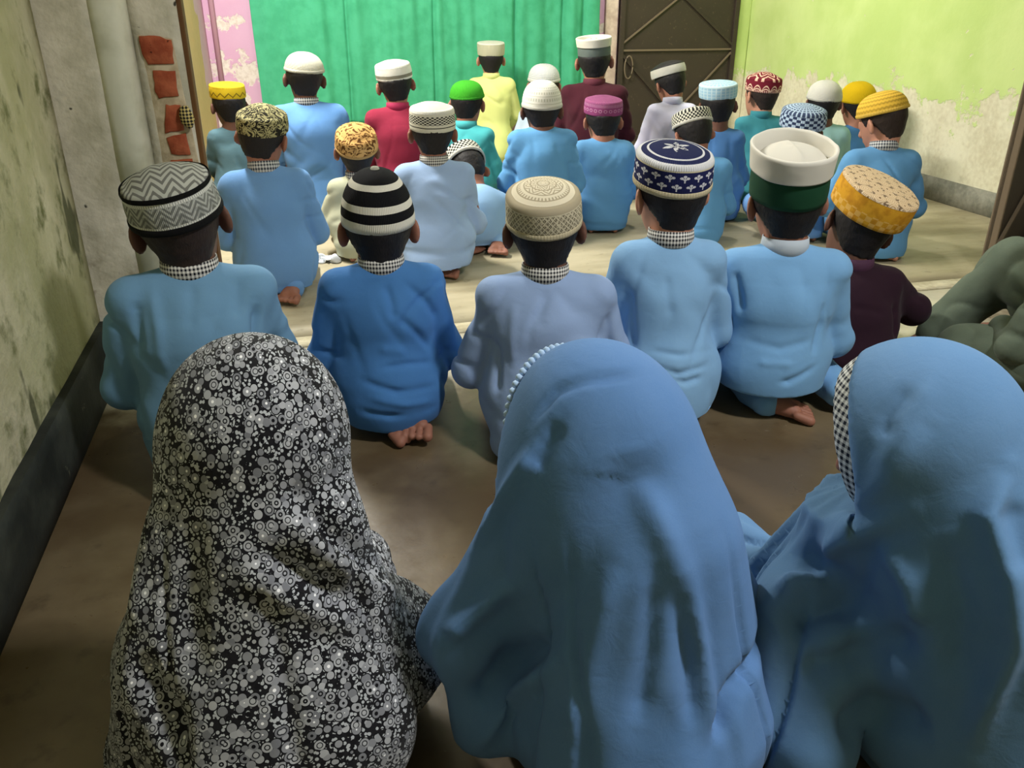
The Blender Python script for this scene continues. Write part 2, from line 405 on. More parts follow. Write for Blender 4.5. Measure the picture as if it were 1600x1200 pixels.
# brick pier: face pieces around a hole of missing plaster
pier = rough_slab('wall_pier', (-0.36, 2.418, 0), (-0.245, 2.62, ZC), (1, -1), M_PIL, 0.02, 0.0015, 9, 'plastered brick pier with bare red bricks')
def brick_mat():
    m = Mat('red_brick', 0.92, 0.15); n = m.noise(28, 5); g = m.noise(120, 3)
    c = m.mix(srgb(176, 96, 66), srgb(148, 72, 48), n.sm(0.35, 0.7)); c = m.mix(c, srgb(70, 32, 26), m.noise(60, 3).sm(0.66, 0.74))
    return m.done(color=c, bump=n+g*0.5, dist=0.004, strength=0.8)
M_BRICK = brick_mat(); M_MORT = cement_mat('lime_mortar', srgb(206, 190, 160), srgb(176, 158, 128), 30)
def lumpy_poly(name, pix, Y0, Y1, mat, parent, seed, inset=0.004):
    """brick with a broken outline: pixel outline set on the pier face, real thickness"""
    rnd = random.Random(seed); pts = []
    for i in range(len(pix)):
        a, c = pix[i], pix[(i+1) % len(pix)]
        for t in (0, 0.34, 0.67): pts.append((a[0]+(c[0]-a[0])*t + rnd.uniform(-1.0, 1.0), a[1]+(c[1]-a[1])*t + rnd.uniform(-1.0, 1.0)))
    P = [aty(x, y, Y0) for x, y in pts]; c = sum(P)/len(P); n = len(P); V, Fc = [], []
    for p in P: V.append((p[0], Y1, p[2]))
    for p in P: V.append((p[0], Y0+0.003, p[2]))
    for p in P: q = c + (p-c)*0.9; V.append((q[0], Y0 + rnd.uniform(-.0008, .0008), q[2]))
    V.append((c[0], Y0-0.0005, c[2]))
    for r in range(2): Fc += [(r*n+i, r*n+(i+1) % n, (r+1)*n+(i+1) % n, (r+1)*n+i) for i in range(n)]
    Fc += [(2*n+i, 2*n+(i+1) % n, 3*n) for i in range(n)] + [tuple(range(n))[::-1]]
    me = mesh_from(name, np.array(V), Fc, True)
    import bmesh; bm = bmesh.new(); bm.from_mesh(me); bmesh.ops.recalc_face_normals(bm, faces=bm.faces); bm.to_mesh(me); bm.free()
    return add(name, me, mat, parent)
lumpy_poly('mortar_patch', [(214, 52), (270, 58), (312, 262), (254, 260), (236, 150)], 2.4155, 2.4185, M_MORT, pier, 3)
for i, q in enumerate([[(216, 56), (240, 55), (268, 63), (271, 100), (232, 101), (222, 84)], [(239, 110), (273, 111), (279, 151), (247, 154), (241, 140)],
           [(258, 164), (281, 165), (287, 203), (257, 209)], [(259, 215), (290, 209), (299, 243), (268, 242)], [(266, 250), (301, 248), (306, 285), (272, 287)]]):
    lumpy_poly('brick', q, 2.409, 2.417, M_BRICK, pier, 20+i)
rough_slab('wall_inner_left', (-0.66, 2.62, 0), (-0.445, YB, ZC), (0, 1), M_INL, 0.08, 0.006, 10, 'tan and mauve painted wall beside the pier')
wb = rough_slab('wall_back', (-0.62, YB, 0), (XR+0.2, YB+0.2, ZC), (1, -1), M_PINK, 0.08, 0.006, 11, 'pink limewashed back wall with peeling patches')
rough_slab('wall_right', (XR, YT+0.1, 0), (XR+0.2, YB+0.2, ZC), (0, -1), M_GREEN, 0.06, 0.005, 12, 'lime green wall with flaking paint')
rough_slab('baseboard_right', (XR-0.012, YT+0.12, 0), (XR+0.01, YB, 0.118), (0, -1), M_GREY, 0.05, 0.004, 13, 'grey cement skirting under the green wall')
rough_slab('wall_right_near', (XR, -1.3, 0), (XR+0.2, YT+0.1, ZC), (0, -1), M_LEFT, 0.3, 0.004, 14, 'plaster wall of the near room')
rough_slab('wall_rear', (XL-0.2, -1.5, 0), (XR+0.2, -1.3, ZC), (1, 1), M_LEFT, 0.3, 0.004, 15, 'plaster wall behind the viewer')
rough_slab('ceiling', (XL-0.2, -1.5, ZC), (XR+0.2, YB+0.2, ZC+0.1), (2, -1), M_CEIL, 0.5, 0.0, 16, 'whitewashed ceiling')
# conduit in the corner of the pink wall
add('trim_3', MB().tube([(-0.392, YB-0.02, 0.0), (-0.392, YB-0.02, ZC)], 0.017, 8).mesh('pipe', True), plain('mauve_painted_pipe', srgb(186, 142, 156)), kind='structure', label='mauve painted pipe in the wall corner')

# wooden strip on the pier with patterned ribbon
wm = Mat('dark_brown_wood', 0.7, 0.3); wn = wm.noise(30, 4, vec=wm.obj((1, 1, 0.08)))
M_WOOD = wm.done(color=wm.mix(srgb(120, 82, 42), srgb(76, 50, 28), wn), bump=wn, dist=0.003, strength=0.5)
fr = add('door_frame_post', None, None, label='brown wooden frame post beside the bare bricks', cat='frame'); fr.location = (-0.236, 2.44, 0)
bevel(add('post', MB().box((-0.011, -0.012, 0.02), (0.003, 0.05, ZC-0.02)).mesh('post'), M_WOOD, fr), 0.003)
bevel(add('edge_strip', MB().box((-0.026, -0.016, 0.02), (-0.0115, 0.03, ZC-0.02)).mesh('strip'), cement_mat('plaster_strip', srgb(196, 176, 142), srgb(158, 138, 104), 14), fr), 0.003)
def ribbon_mat():
    m = Mat('black_gold_ribbon', 0.7, 0.4); x, y, z = m.xyz(); a = ((x+z)*60).frac() > 0.5; b = ((x-z)*60+0.2).frac() > 0.5
    return m.done(color=m.mix(srgb(24, 20, 16), srgb(196, 176, 110), (a-b).abs()), bump=m.noise(80, 2), dist=0.002)
pr = [aty(x, y, 2.40) for x, y in ((287, 166), (290, 178), (294, 190), (298, 200))]
rp = []
t = MB().tube([p for p in pr], [0.010, 0.017, 0.018, 0.006], 10)
add('patterned_ribbon', t.mesh('ribbon', True), ribbon_mat(), label='black and gold patterned ribbon tied to the wooden post', cat='ribbon')

# ------------------------------------------------------------------ metal door in the back wall
M_STEEL = None
def steel_mat():
    m = Mat('dark_brown_steel', 0.5, 0.45); n = m.noise(4, 4); f = m.noise(50, 4)
    c = m.mix(srgb(64, 54, 44), srgb(48, 40, 34), n); c = m.mix(c, srgb(104, 88, 70), f.sm(0.62, 0.72)*0.4)
    return m.done(color=c, bump=f, dist=0.001, strength=0.4)
M_STEEL = steel_mat(); M_STEEL_L = plain('worn_steel_edge', srgb(116, 102, 84), 0.5)
X0, X1 = 2.27, 3.165
dr = add('door_1', None, None, kind='structure', label='dark brown steel door with crossed braces in the back wall'); dr.location = (0, YB, 0)
add('door_panel', MB().box((X0, -0.035, 0.03), (X1, -0.02, 1.95)).mesh('panel'), M_STEEL, dr)
for i, (lo, hi) in enumerate((((X0, -0.055, 0.03), (X0+0.035, -0.02, 1.95)), ((X1-0.035, -0.055, 0.03), (X1, -0.02, 1.95)), ((X0, -0.05, 1.915), (X1, -0.02, 1.95)), ((X0, -0.05, 0.03), (X1, -0.02, 0.07)))):
    bevel(add('frame_rail', MB().box(lo, hi).mesh('rail'), M_STEEL, dr), 0.003)
def flat_bar(p, q, w, mat, name='brace'):
    p, q = Vector(p), Vector(q); d = q-p; L = d.length; a = math.atan2(d.z, d.x)
    M = Matrix.Translation(p) @ Matrix.Rotation(-a, 4, 'Y')
    return add(name, MB().box((0, -0.008, -w/2), (L, 0.004, w/2), M).mesh(name), mat, dr)
yb = -0.043; zm = 0.648
flat_bar((X0+0.02, yb, zm), (X1-0.02, yb, zm), 0.012, M_STEEL_L, 'cross_bar')
flat_bar((X0+0.02, yb, zm+0.04), (2.72, yb, 1.0), 0.010, M_STEEL_L); flat_bar((2.72, yb, 1.0), (X1-0.03, yb, zm+0.03), 0.016, M_STEEL)
flat_bar((X1-0.03, yb, zm-0.02), (2.72, yb, 0.21), 0.010, M_STEEL_L); flat_bar((2.72, yb, 0.21), (X0+0.03, yb, zm-0.03), 0.018, M_STEEL)
flat_bar((X0+0.02, yb, 1.3), (X1-0.02, yb, 1.3), 0.012, M_STEEL_L, 'cross_bar')
hp = [(X0+0.075+0.03*math.cos(w), -0.06, zm-0.11+0.075*math.sin(w)) for w in np.linspace(0, 2*math.pi, 22)]
add('pull_ring', MB().tube(hp, 0.005, 6).mesh('ring', True), M_STEEL_L, dr)
jb = cement_mat('pale_door_jamb_plaster', srgb(214, 196, 180), srgb(182, 160, 146), 10)
bevel(add('trim_4', MB().box((2.17, YB-0.03, 0), (2.262, YB+0.05, ZC)).mesh('jamb'), jb, kind='structure', label='pale plaster jamb beside the steel door'), 0.006)
bevel(add('trim_5', MB().box((3.17, YB-0.03, 0), (XR-0.002, YB+0.05, ZC)).mesh('jamb2'), M_GREEN, kind='structure', label='green plaster jamb right of the steel door'), 0.006)

# open steel door leaf at the right
ang = math.atan2(2.84-2.6, 2.99-2.57)
lf = add('door_2', None, None, kind='structure', label='open dark steel door leaf at the right edge'); lf.location = (2.56, 2.58, 0); lf.rotation_euler = (0, 0, ang)
add('door_panel', MB().box((0.0, 0.0, 0.035), (0.85, 0.012, 2.0)).mesh('leaf'), M_STEEL, lf)
bevel(add('frame_rail', MB().box((0, -0.022, 0.03), (0.014, 0.018, 2.0)).mesh('stile'), M_STEEL_L, lf), 0.003)
bevel(add('frame_rail', MB().box((0.0145, -0.022, 0.03), (0.85, 0.0, 0.065)).mesh('bottom'), M_STEEL, lf), 0.003)
M = Matrix.Translation(Vector((0.05, -0.012, 0.08))) @ Matrix.Rotation(-math.radians(38), 4, 'Y')
add('brace', MB().box((0, -0.004, -0.005), (0.95, 0.008, 0.005), M).mesh('brace'), M_STEEL_L, lf)

# ------------------------------------------------------------------ green curtain
def curtain():
    x0, x1, z0, z1 = -0.16, 2.11, 0.22, 2.2; nu, nv = 420, 60
    U, Wv = np.meshgrid(np.linspace(0, 1, nu), np.linspace(0, 1, nv), indexing='ij')
    X = x0+(x1-x0)*U; Z = z0+(z1-z0)*Wv
    q = np.stack([X.ravel(), Z.ravel(), 0*X.ravel()], 1)
    f = 0.026*vnoise(q*[5.5, 0.30, 1], 3) + 0.018*vnoise(q*[12, 0.5, 1], 4) + 0.009*vnoise(q*[23, 1.2, 1], 5) + 0.003*vnoise(q*[30, 14, 1], 6)
    for xs, a in ((0.42, .02), (0.98, .022), (1.52, .022), (1.86, .02), (2.0, .016)):
        d = (q[:, 0]-xs-0.02*(q[:, 1]-1)); f += a*np.exp(-(d/0.012)**2) - a*0.7*np.exp(-((d-0.05)/0.035)**2)
    Y = YB-0.085+f
    P = np.stack([X.ravel()+0.004*np.sin(5*Z.ravel()), Y, Z.ravel()], 1)
    idx = np.arange(nu*nv).reshape(nu, nv)
    Q = np.stack([idx[:-1, :-1], idx[1:, :-1], idx[1:, 1:], idx[:-1, 1:]], -1).reshape(-1, 4)
    m = Mat('green_cotton_curtain', 0.85, 0.2); n = m.noise(12, 4); w = m.noise(90, 3)
    mat = m.done(color=m.mix(srgb(74, 170, 130), srgb(64, 158, 118), n.sm(0.35, 0.68)), bump=w*0.5+n, dist=0.004, strength=0.4)
    o = add('curtain', mesh_from('curtain', P, Q), mat, label='emerald green cloth curtain hanging on the back wall', cat='curtain')
    so = o.modifiers.new('solid', 'SOLIDIFY'); so.thickness = 0.002
curtain()
rod = add('curtain_rod', MB().tube([(-0.2, YB-0.06, 2.22), (2.15, YB-0.06, 2.22)], 0.012, 10).mesh('rod', True), M_STEEL_L, label='thin metal rod holding the green curtain', cat='curtain rod')

# ================================================================== CAPS
def lathe(profile, n=72, ex=0.95, ey=1.06):
    """profile: (radius, z, v) rows; returns vertices, quads, loop uvs"""
    P = np.array(profile, np.float32); a = np.linspace(0, 2*math.pi, n, endpoint=False); k = len(P)
    V = np.stack([np.outer(P[:, 0], np.cos(a))*ex, np.outer(P[:, 0], np.sin(a))*ey, np.repeat(P[:, 1:2], n, 1)], -1).reshape(-1, 3)
    i, j = np.meshgrid(np.arange(k-1), np.arange(n), indexing='ij'); i, j = i.ravel(), j.ravel(); j2 = (j+1) % n
    Q = np.stack([i*n+j, i*n+j2, (i+1)*n+j2, (i+1)*n+j], 1)
    uv = np.stack([np.stack([j/n, P[i, 2]], 1), np.stack([(j+1)/n, P[i, 2]], 1), np.stack([(j+1)/n, P[i+1, 2]], 1), np.stack([j/n, P[i+1, 2]], 1)], 1)
    return V, Q, uv.reshape(-1, 2)
def dome_profile(r0, H, p, n=22, z0=0.0):
    out = []
    for i in range(n+1):
        t = i/n*math.pi/2; r = r0*max(math.cos(t), 0)**(2/p); z = z0 + H*math.sin(t)**(2/p); out.append((max(r, 0.0006), z, i/n))
    return out
def build_cap(parent, M, s, c):
    """cap > crown, hem ; M is the head-to-person matrix at the cap's base"""
    style = c.get('style', 'pill'); hb, hc = c['hb'], c['hc']; r0 = c.get('r0', 0.0875); r1 = c.get('r1', r0*0.985)
    n = c.get('n', 64); ex, ey = c.get('ex', 0.97), c.get('ey', 1.11)
    def put(name, prof, mat, par, jitter=0.0008):
        V, Q, uv = lathe(prof, n, ex, ey)
        V = V + (vnoise(V*45, 7)*jitter)[:, None]*np.array([1, 1, 0.6]) + (vnoise(V*14+3, 9)*jitter*2.2)[:, None]*np.array([1, 1, 0.3])
        return add(name, mesh_from(name, V*s, Q, True, uv), mat, par)
    if style == 'dome':
        prof = [(r0-0.006, 0.004, 0), (r0-0.002, 0.0, 0)] + [(r, z, v) for r, z, v in dome_profile(r0, hb+hc, c.get('p', 2.3))]
        cap = put('cap', prof, c['band'], parent)
        if 'hem' in c: put('hem', [(r0+0.0005, 0.0, 0), (r0+0.0028, 0.003, .3), (r0+0.0022, 0.011, .7), (r0-0.001, 0.0135, 1)], c['hem'], cap)
        if 'tip' in c: put('tip', [(0.012, hb+hc-0.004, 0), (0.009, hb+hc+0.003, .5), (0.001, hb+hc+0.005, 1)], c['tip'], cap)
    elif style == 'topi':
        prof = [(r0-0.004, 0.0, 0)] + [(r0+(r1-r0)*t+0.0015*math.sin(t*3.1), hb*0.62*t, t) for t in np.linspace(0, 1, 8)]
        cap = put('cap', prof, c['band'], parent)
        ru = r1+0.0035
        put('turned_edge', [(ru-0.003, hb*0.56, 0), (ru+0.001, hb*0.55, 0.02)] + [(ru+0.001+0.004*t, hb*(0.55+0.45*t), t) for t in np.linspace(0.05, 1, 8)] + [(ru+0.001, hb+0.003, 1), (ru-0.004, hb-0.002, 1), (ru-0.007, hb*0.66, 1)], c['trim'], cap)
        pr = [(ru-0.007, hb*0.68, 1), (ru-0.013, hb*0.74, .9), (r1*0.72, hb*0.86, .75), (r1*0.45, hb*0.94, .5), (r1*0.2, hb*0.96, .2), (0.0006, hb*0.95, 0)]
        V, Q, uv = lathe(pr, n, ex, ey); k = V.copy(); V[:, 2] += 0.006*np.exp(-(k[:, 0]/0.006)**2)*np.clip(1-np.hypot(k[:, 0], k[:, 1])/r1, 0, 1)
        add('crown', mesh_from('crown', V*s, Q, True, uv), c['crown'], cap)
    else:
        rr = c.get('rr', 0.008)
        prof = [(r0-0.005, 0.003, 0), (r0-0.0015, 0.0, 0)] + [(r0+(r1-r0)*t+0.0018*math.sin(t*3.14), 0.0015+(hb-0.0015-rr)*t, t) for t in np.linspace(0, 1, 10)]
        cap = put('cap', prof, c['band'], parent)
        pr = [(r1+0.0004, hb-rr-0.001, 1.0)] + [(r1-rr+rr*math.cos(w), hb-rr+rr*math.sin(w), 0.99) for w in np.linspace(0.25, 1.57, 5)]
        rc = r1-rr
        pr += [(max(rc*q, 0.0006), hb+hc*(1-q**2.2), q*0.96) for q in np.linspace(0.93, 0, 12)]
        put('crown', pr, c['crown'], cap)
        if 'rim' in c: put('piping', [(r1+0.0006, hb-rr-0.002, 0), (r1+0.003, hb-rr+0.001, .5), (r1+0.001, hb-rr*0.4+0.001, 1)], c['rim'], cap)
        if 'hem' in c:
            hh = c.get('hh', 0.010); put('hem', [(r0-0.002, -0.0015, 0), (r0+0.0022, 0.0005, .1), (r0+0.0032, hh*0.5, .5), (r0+0.0026, hh, .9), (r0, hh+0.001, 1)], c['hem'], cap)
    cap.matrix_local = M
    return cap
def pat(name, fn, rough=0.88):
    m = Mat(name, rough, 0.15); u, v = m.uv(); r = fn(m, u, v)
    col, bump = r if isinstance(r, tuple) else (r, None)
    k = m.noise(420, 2)
    return m.done(color=col, bump=(bump+k*0.15) if bump is not None else k, dist=0.002, strength=0.6)
def knit(name, c, n=90, mm=40):
    return pat(name, lambda m, u, v: (m.mix(c, tuple(x*0.72 for x in c[:3])+(1,), ((u*n).tri()*0.5+(v*mm).tri()*0.5)*0.6+m.noise(20, 3)*0.3), (u*n).tri()+(v*mm).tri()))
def check(u, v, a, b): return ((((u*a).floor()+(v*b).floor())*0.5).frac()) > 0.25
def band2(v, a, b): return (v > a)*(v < b)
WHT, OFFW, CREAM, BLK, GRY = srgb(220, 218, 208), srgb(210, 208, 192), srgb(216, 210, 180), srgb(20, 20, 24), srgb(140, 142, 136)
def p_zig(m, u, v):
    z = ((v*5.0 + (u*16).tri()*1.5).frac() > 0.5)*band2(v, 0.26, 0.84)
    dots = ((u*110).frac() > 0.5)*(band2(v, 0.18, 0.25).mx(band2(v, 0.86, 0.95)))
    c = m.mix(srgb(176, 178, 172), srgb(118, 120, 116), z); c = m.mix(c, srgb(226, 226, 218), dots)
    dk = ((u*16+0.5).tri() > 0.55)*band2(v, 0.26, 0.6)
    c = m.mix(c, srgb(104, 106, 102), dk*0.4)
    return c, (u*160).tri()*0.5 + z
def p_zigtop(m, u, v):
    x, y, z = m.xyz(); t = ((y*42 + (x*26).tri()*1.3).frac() > 0.55)
    return m.mix(srgb(176, 178, 170), srgb(112, 112, 108), t), t
def p_stripe(m, u, v):
    w = band2(v, -1, 0.10).mx(band2(v, 0.21, 0.30)).mx(band2(v, 0.50, 0.60))
    return m.mix(BLK, srgb(224, 220, 206), w), (u*130).tri()
def p_crochet(m, u, v):
    a, b = u*22+v*2.2, u*22-v*2.2
    la, lb = (a.tri()-0.5).abs(), (b.tri()-0.5).abs()
    hole = (la.mn(lb) > 0.12)*((u*132+v*9).tri() > 0.25)*band2(v, 0.20, 0.93)
    dk = hole*(m.noise(160, 2) > 0.40)
    c = m.mix(srgb(206, 196, 168), srgb(84, 76, 58), dk*0.9)
    return c, (1.0-dk)*1.0 + (u*90).tri()*0.2
def p_crochet_top(m, u, v):
    ring = ((v*5.0).frac() > 0.82); tee = ((u*44).tri() > 0.55)*band2(v, 0.68, 0.80); flo = ((v*9+(u*7).tri()*1.6).frac() > 0.6)*band2(v, 0.05, 0.6)
    d = ring.mx(tee).mx(flo)
    return m.mix(srgb(216, 206, 182), srgb(150, 138, 112), d*0.8), 1.0-d
def p_navy(m, u, v):
    def motif(off, v0):
        a = (u*17+off).frac()-0.5; b = (v-v0)*3.0
        stem = (a.abs() < 0.05)*(b.abs() < 0.3); 
        pet = ((((a.abs()-0.22)*(a.abs()-0.22) + (b-0.18)*(b-0.18)).sqrt()) < 0.13).mx(((a*a+(b-0.36)*(b-0.36)).sqrt()) < 0.12)
        arm = (((a.abs()*0.8)-b-0.02).abs() < 0.06)*(a.abs() < 0.24)*(b.abs() < 0.3)
        return stem.mx(pet).mx(arm)
    w = motif(0.0, 0.36).mx(motif(0.5, 0.68))
    c = m.mix(srgb(30, 34, 78), srgb(206, 206, 214), w); c = m.mix(c, srgb(206, 198, 170), v > 0.93)
    return c, w + (u*120).tri()*0.3
def p_navytop(m, u, v):
    x, y, z = m.xyz(); ring = band2(v, 0.74, 0.80).mx(v > 0.985)
    r = ((x*x+y*y).sqrt())/0.083; st = ((r*3.3 - (u*6).tri()*0.9).abs() < 0.42)*(r < 0.5)
    return m.mix(srgb(28, 34, 74), srgb(204, 204, 206), ring.mx(st*((m.noise(120, 1)) > 0.42))), (u*100).tri()
def p_mustard(m, u, v):
    k = check(u, v, 44, 5.0)*(v < 0.45); n = m.noise(34, 4)
    c = m.mix(srgb(214, 158, 44), srgb(176, 118, 30), (n.sm(0.4, 0.66)*0.7)); c = m.mix(c, srgb(232, 190, 110), k*0.55)
    return c, n + k
def p_rosettes(m, u, v):
    x, y, z = m.xyz(); d = m.voronoi(29, m.vec(x, y, 0.0), rnd=0.12)
    ring = ((d*8).frac() > 0.6)*(d < 0.5); eye = d < 0.085; gap = (d > 0.53)*(m.noise(140, 2) > 0.45)
    c = m.mix(srgb(214, 192, 158), srgb(178, 148, 108), ring); c = m.mix(c, srgb(70, 44, 22), eye.mx(gap*0.8))
    return c, 1.0-ring
def p_scroll(c1, c2, sc, lo=0.5):
    def f(m, u, v):
        n = m.noise(sc, 2, dist=1.5); t = ((n*4.5).frac()) > lo
        return m.mix(c1, c2, t), t
    return f
def p_hound(m, u, v):
    k = check(u, v, 60, 14)*band2(v, 0.40, 0.86); k = k.mx(band2(v, 0.22, 0.27)); 
    return m.mix(OFFW, srgb(38, 36, 36), k), (u*120).tri()
def p_eyelet(m, u, v):
    t = (((u*44).tri() > 0.5)*((v*5.5).tri() > 0.62)).mx((v*5.5+0.5).tri() > 0.93)
    return m.mix(WHT, srgb(176, 176, 160), t*(v < 0.75)*0.8), 1.0-t
def p_plum(m, u, v):
    a = ((u*24).frac()-0.5); b = (v-0.42)*2.6; d = ((a*a+b*b).sqrt()); t = band2(d, 0.22, 0.36).mx(((u*96).frac() > 0.6)*band2(v, 0.7, 0.95))
    return m.mix(srgb(134, 64, 108), srgb(190, 140, 172), t*0.8), t
def p_check_bw(m, u, v):
    return m.mix(OFFW, srgb(34, 36, 40), check(u, v, 64, 6.0)*(v > 0.12)), (u*64).tri()
def p_check_blue(m, u, v):
    return m.mix(srgb(170, 190, 214), srgb(46, 58, 88), check(u, v, 34, 5.2)*(v > 0.2).mx(((u*70).frac() > 0.5)*(v < 0.2))), (u*70).tri()
def p_check_blue_top(m, u, v):
    return m.mix(srgb(164, 184, 206), srgb(56, 68, 96), ((v*7).frac() > 0.5)*((u*30).frac() > 0.35)), (v*9).tri()
def p_rib(c, n=10):
    return lambda m, u, v: (m.mix(c, tuple(x*0.62 for x in c[:3])+(1,), ((v*n+(u*40).tri()*0.3).tri() > 0.6)*0.7), (v*n).tri())
def p_yellow(m, u, v):
    t = ((v*3.2-(u*14).tri()*1.1-0.6).abs() < 0.22); return m.mix(srgb(212, 182, 40), srgb(104, 84, 24), t*0.8), t
def p_lowband(c, cb, lo, hi):
    return lambda m, u, v: (m.mix(c, cb, band2(v, lo, hi)), m.noise(60, 3))
def p_finegrid(m, u, v):
    return m.mix(srgb(222, 224, 220), srgb(140, 144, 146), ((u*70).frac() > 0.6).mx((v*16).frac() > 0.6)*0.75), (u*70).tri()
def p_plaid(m, u, v):
    return m.mix(srgb(150, 186, 206), srgb(196, 214, 218), ((u*26).tri() > 0.75).mx((v*4).tri() > 0.8)*0.7), m.noise(70, 3)
def p_maroon(m, u, v):
    a = (u*13).tri(); arch = ((v*1.5-0.15-(1-a*a)*0.75).abs() < 0.1).mx(((v*1.5-0.1-(1-a*a)*0.4).abs() < 0.08)); low = ((u*60).frac() > 0.5)*(v < 0.2)
    return m.mix(srgb(112, 30, 46), srgb(226, 190, 168), arch.mx(low)), arch
def p_maroon_top(m, u, v):
    t = ((v*3.4+(u*6).tri()*1.2).frac() > 0.62); return m.mix(srgb(104, 28, 42), srgb(222, 180, 156), t), t
CAPM = {}
def cm(name, fn): 
    if name not in CAPM: CAPM[name] = pat('cap_'+name, fn)
    return CAPM[name]
KW = knit('cap_white_knit', WHT); KC = knit('cap_cream_knit', OFFW); KB = knit('cap_black_knit', srgb(26, 26, 28)); KBEI = knit('cap_beige_knit', srgb(204, 192, 160), 80, 6)
PW = plain('cap_white_cotton', srgb(208, 204, 192), 0.8); PG = plain('cap_dark_green_velvet', srgb(12, 62, 38), 0.85)
CAPS = {
 'zigzag': dict(hb=0.074, hc=0.020, rr=0.012, r0=0.0875, r1=0.084, band=cm('zigzag', p_zig), crown=cm('zigzag_top', p_zigtop), rim=KB, hem=KB, hh=0.012, n=96),
 'striped': dict(style='dome', hb=0.06, hc=0.062, p=2.25, band=cm('stripes', p_stripe), tip=KC, n=96),
 'crochet': dict(hb=0.074, hc=0.020, rr=0.013, r1=0.0885, band=cm('crochet', p_crochet), crown=cm('crochet_top', p_crochet_top), hem=KBEI, hh=0.013, n=96),
 'navy': dict(hb=0.075, hc=0.012, rr=0.010, r1=0.0875, band=cm('navy', p_navy), crown=cm('navy_top', p_navytop), hem=KBEI, hh=0.013, n=96),
 'topi': dict(style='topi', hb=0.106, hc=0.012, r0=0.0795, r1=0.0800, ey=1.17, band=PG, trim=PW, crown=plain('cap_white_crown', srgb(200, 196, 184), 0.85), n=72),
 'mustard': dict(hb=0.066, hc=0.006, rr=0.006, r1=0.0905, band=cm('mustard', p_mustard), crown=cm('rosettes', p_rosettes), n=72),
 'olive': dict(hb=0.058, hc=0.028, rr=0.012, band=cm('olive_scroll', p_scroll(srgb(170, 164, 120), srgb(38, 36, 28), 34, 0.5)), crown=cm('olive_scroll', None)),
 'gold': dict(hb=0.064, hc=0.030, rr=0.018, band=cm('gold_scroll', p_scroll(srgb(204, 162, 100), srgb(96, 62, 28), 24, 0.62)), crown=cm('gold_scroll', None), hem=knit('cap_gold_knit', srgb(196, 160, 104), 80, 6)),
 'hound': dict(hb=0.078, hc=0.016, rr=0.012, band=cm('hound', p_hound), crown=KW),
 'eyelet': dict(style='dome', hb=0.05, hc=0.055, p=2.6, band=cm('eyelet', p_eyelet), hem=KW),
 'plum': dict(hb=0.060, hc=0.014, rr=0.008, band=cm('plum', p_plum), crown=knit('cap_plum_knit', srgb(152, 84, 126))),
 'check_bw': dict(hb=0.060, hc=0.016, rr=0.010, band=cm('check_bw', p_check_bw), crown=cm('check_bw', None), hem=KW, hh=0.012),
 'check_blue': dict(hb=0.066, hc=0.016, rr=0.012, band=cm('check_blue', p_check_blue), crown=cm('check_blue_top', p_check_blue_top)),
 'mustard_rib': dict(style='dome', hb=0.03, hc=0.05, p=2.4, band=cm('mustard_rib', p_rib(srgb(214, 174, 64), 7)), hem=knit('cap_mustard_knit', srgb(220, 182, 80), 60, 5)),
 'yellow_motif': dict(hb=0.060, hc=0.008, rr=0.006, band=cm('yellow_motif', p_yellow), crown=knit('cap_yellow_knit', srgb(214, 184, 44))),
 'white_skull': dict(style='dome', hb=0.03, hc=0.048, p=2.4, band=KC, hem=KC),
 'white_grey': dict(hb=0.068, hc=0.014, rr=0.012, band=cm('white_grey', p_lowband(WHT, srgb(132, 128, 112), 0.16, 0.42)), crown=KW),
 'green_knit': dict(style='dome', hb=0.03, hc=0.048, p=2.6, band=knit('cap_green_knit', srgb(66, 170, 44)), hem=knit('cap_green_hem', srgb(58, 150, 40), 60, 5)),
 'cream': dict(hb=0.074, hc=0.006, rr=0.006, r1=0.0905, band=knit('cap_cream_weave', srgb(208, 206, 178)), crown=KC),
 'finegrid': dict(style='dome', hb=0.03, hc=0.055, p=2.5, band=cm('finegrid', p_finegrid), hem=KW),
 'white_tall': dict(style='topi', hb=0.080, hc=0.006, r0=0.0795, r1=0.0805, ey=1.17, band=plain('cap_grey_green_band', srgb(92, 102, 98), 0.8), trim=PW, crown=PW),
 'white_band': dict(hb=0.050, hc=0.020, rr=0.008, band=KW, crown=hair_mat('hair_over_cap', srgb(40, 36, 36))),
 'plaid': dict(hb=0.062, hc=0.010, rr=0.008, r1=0.0905, band=cm('plaid', p_plaid), crown=cm('plaid', None)),
 'maroon': dict(hb=0.068, hc=0.022, rr=0.014, band=cm('maroon', p_maroon), crown=cm('maroon_top', p_maroon_top)),
 'white_dome': dict(style='dome', hb=0.035, hc=0.055, p=2.3, band=KW),
 'yellow_dome': dict(style='dome', hb=0.035, hc=0.055, p=2.3, band=knit('cap_golden_knit', srgb(220, 182, 22))),
}

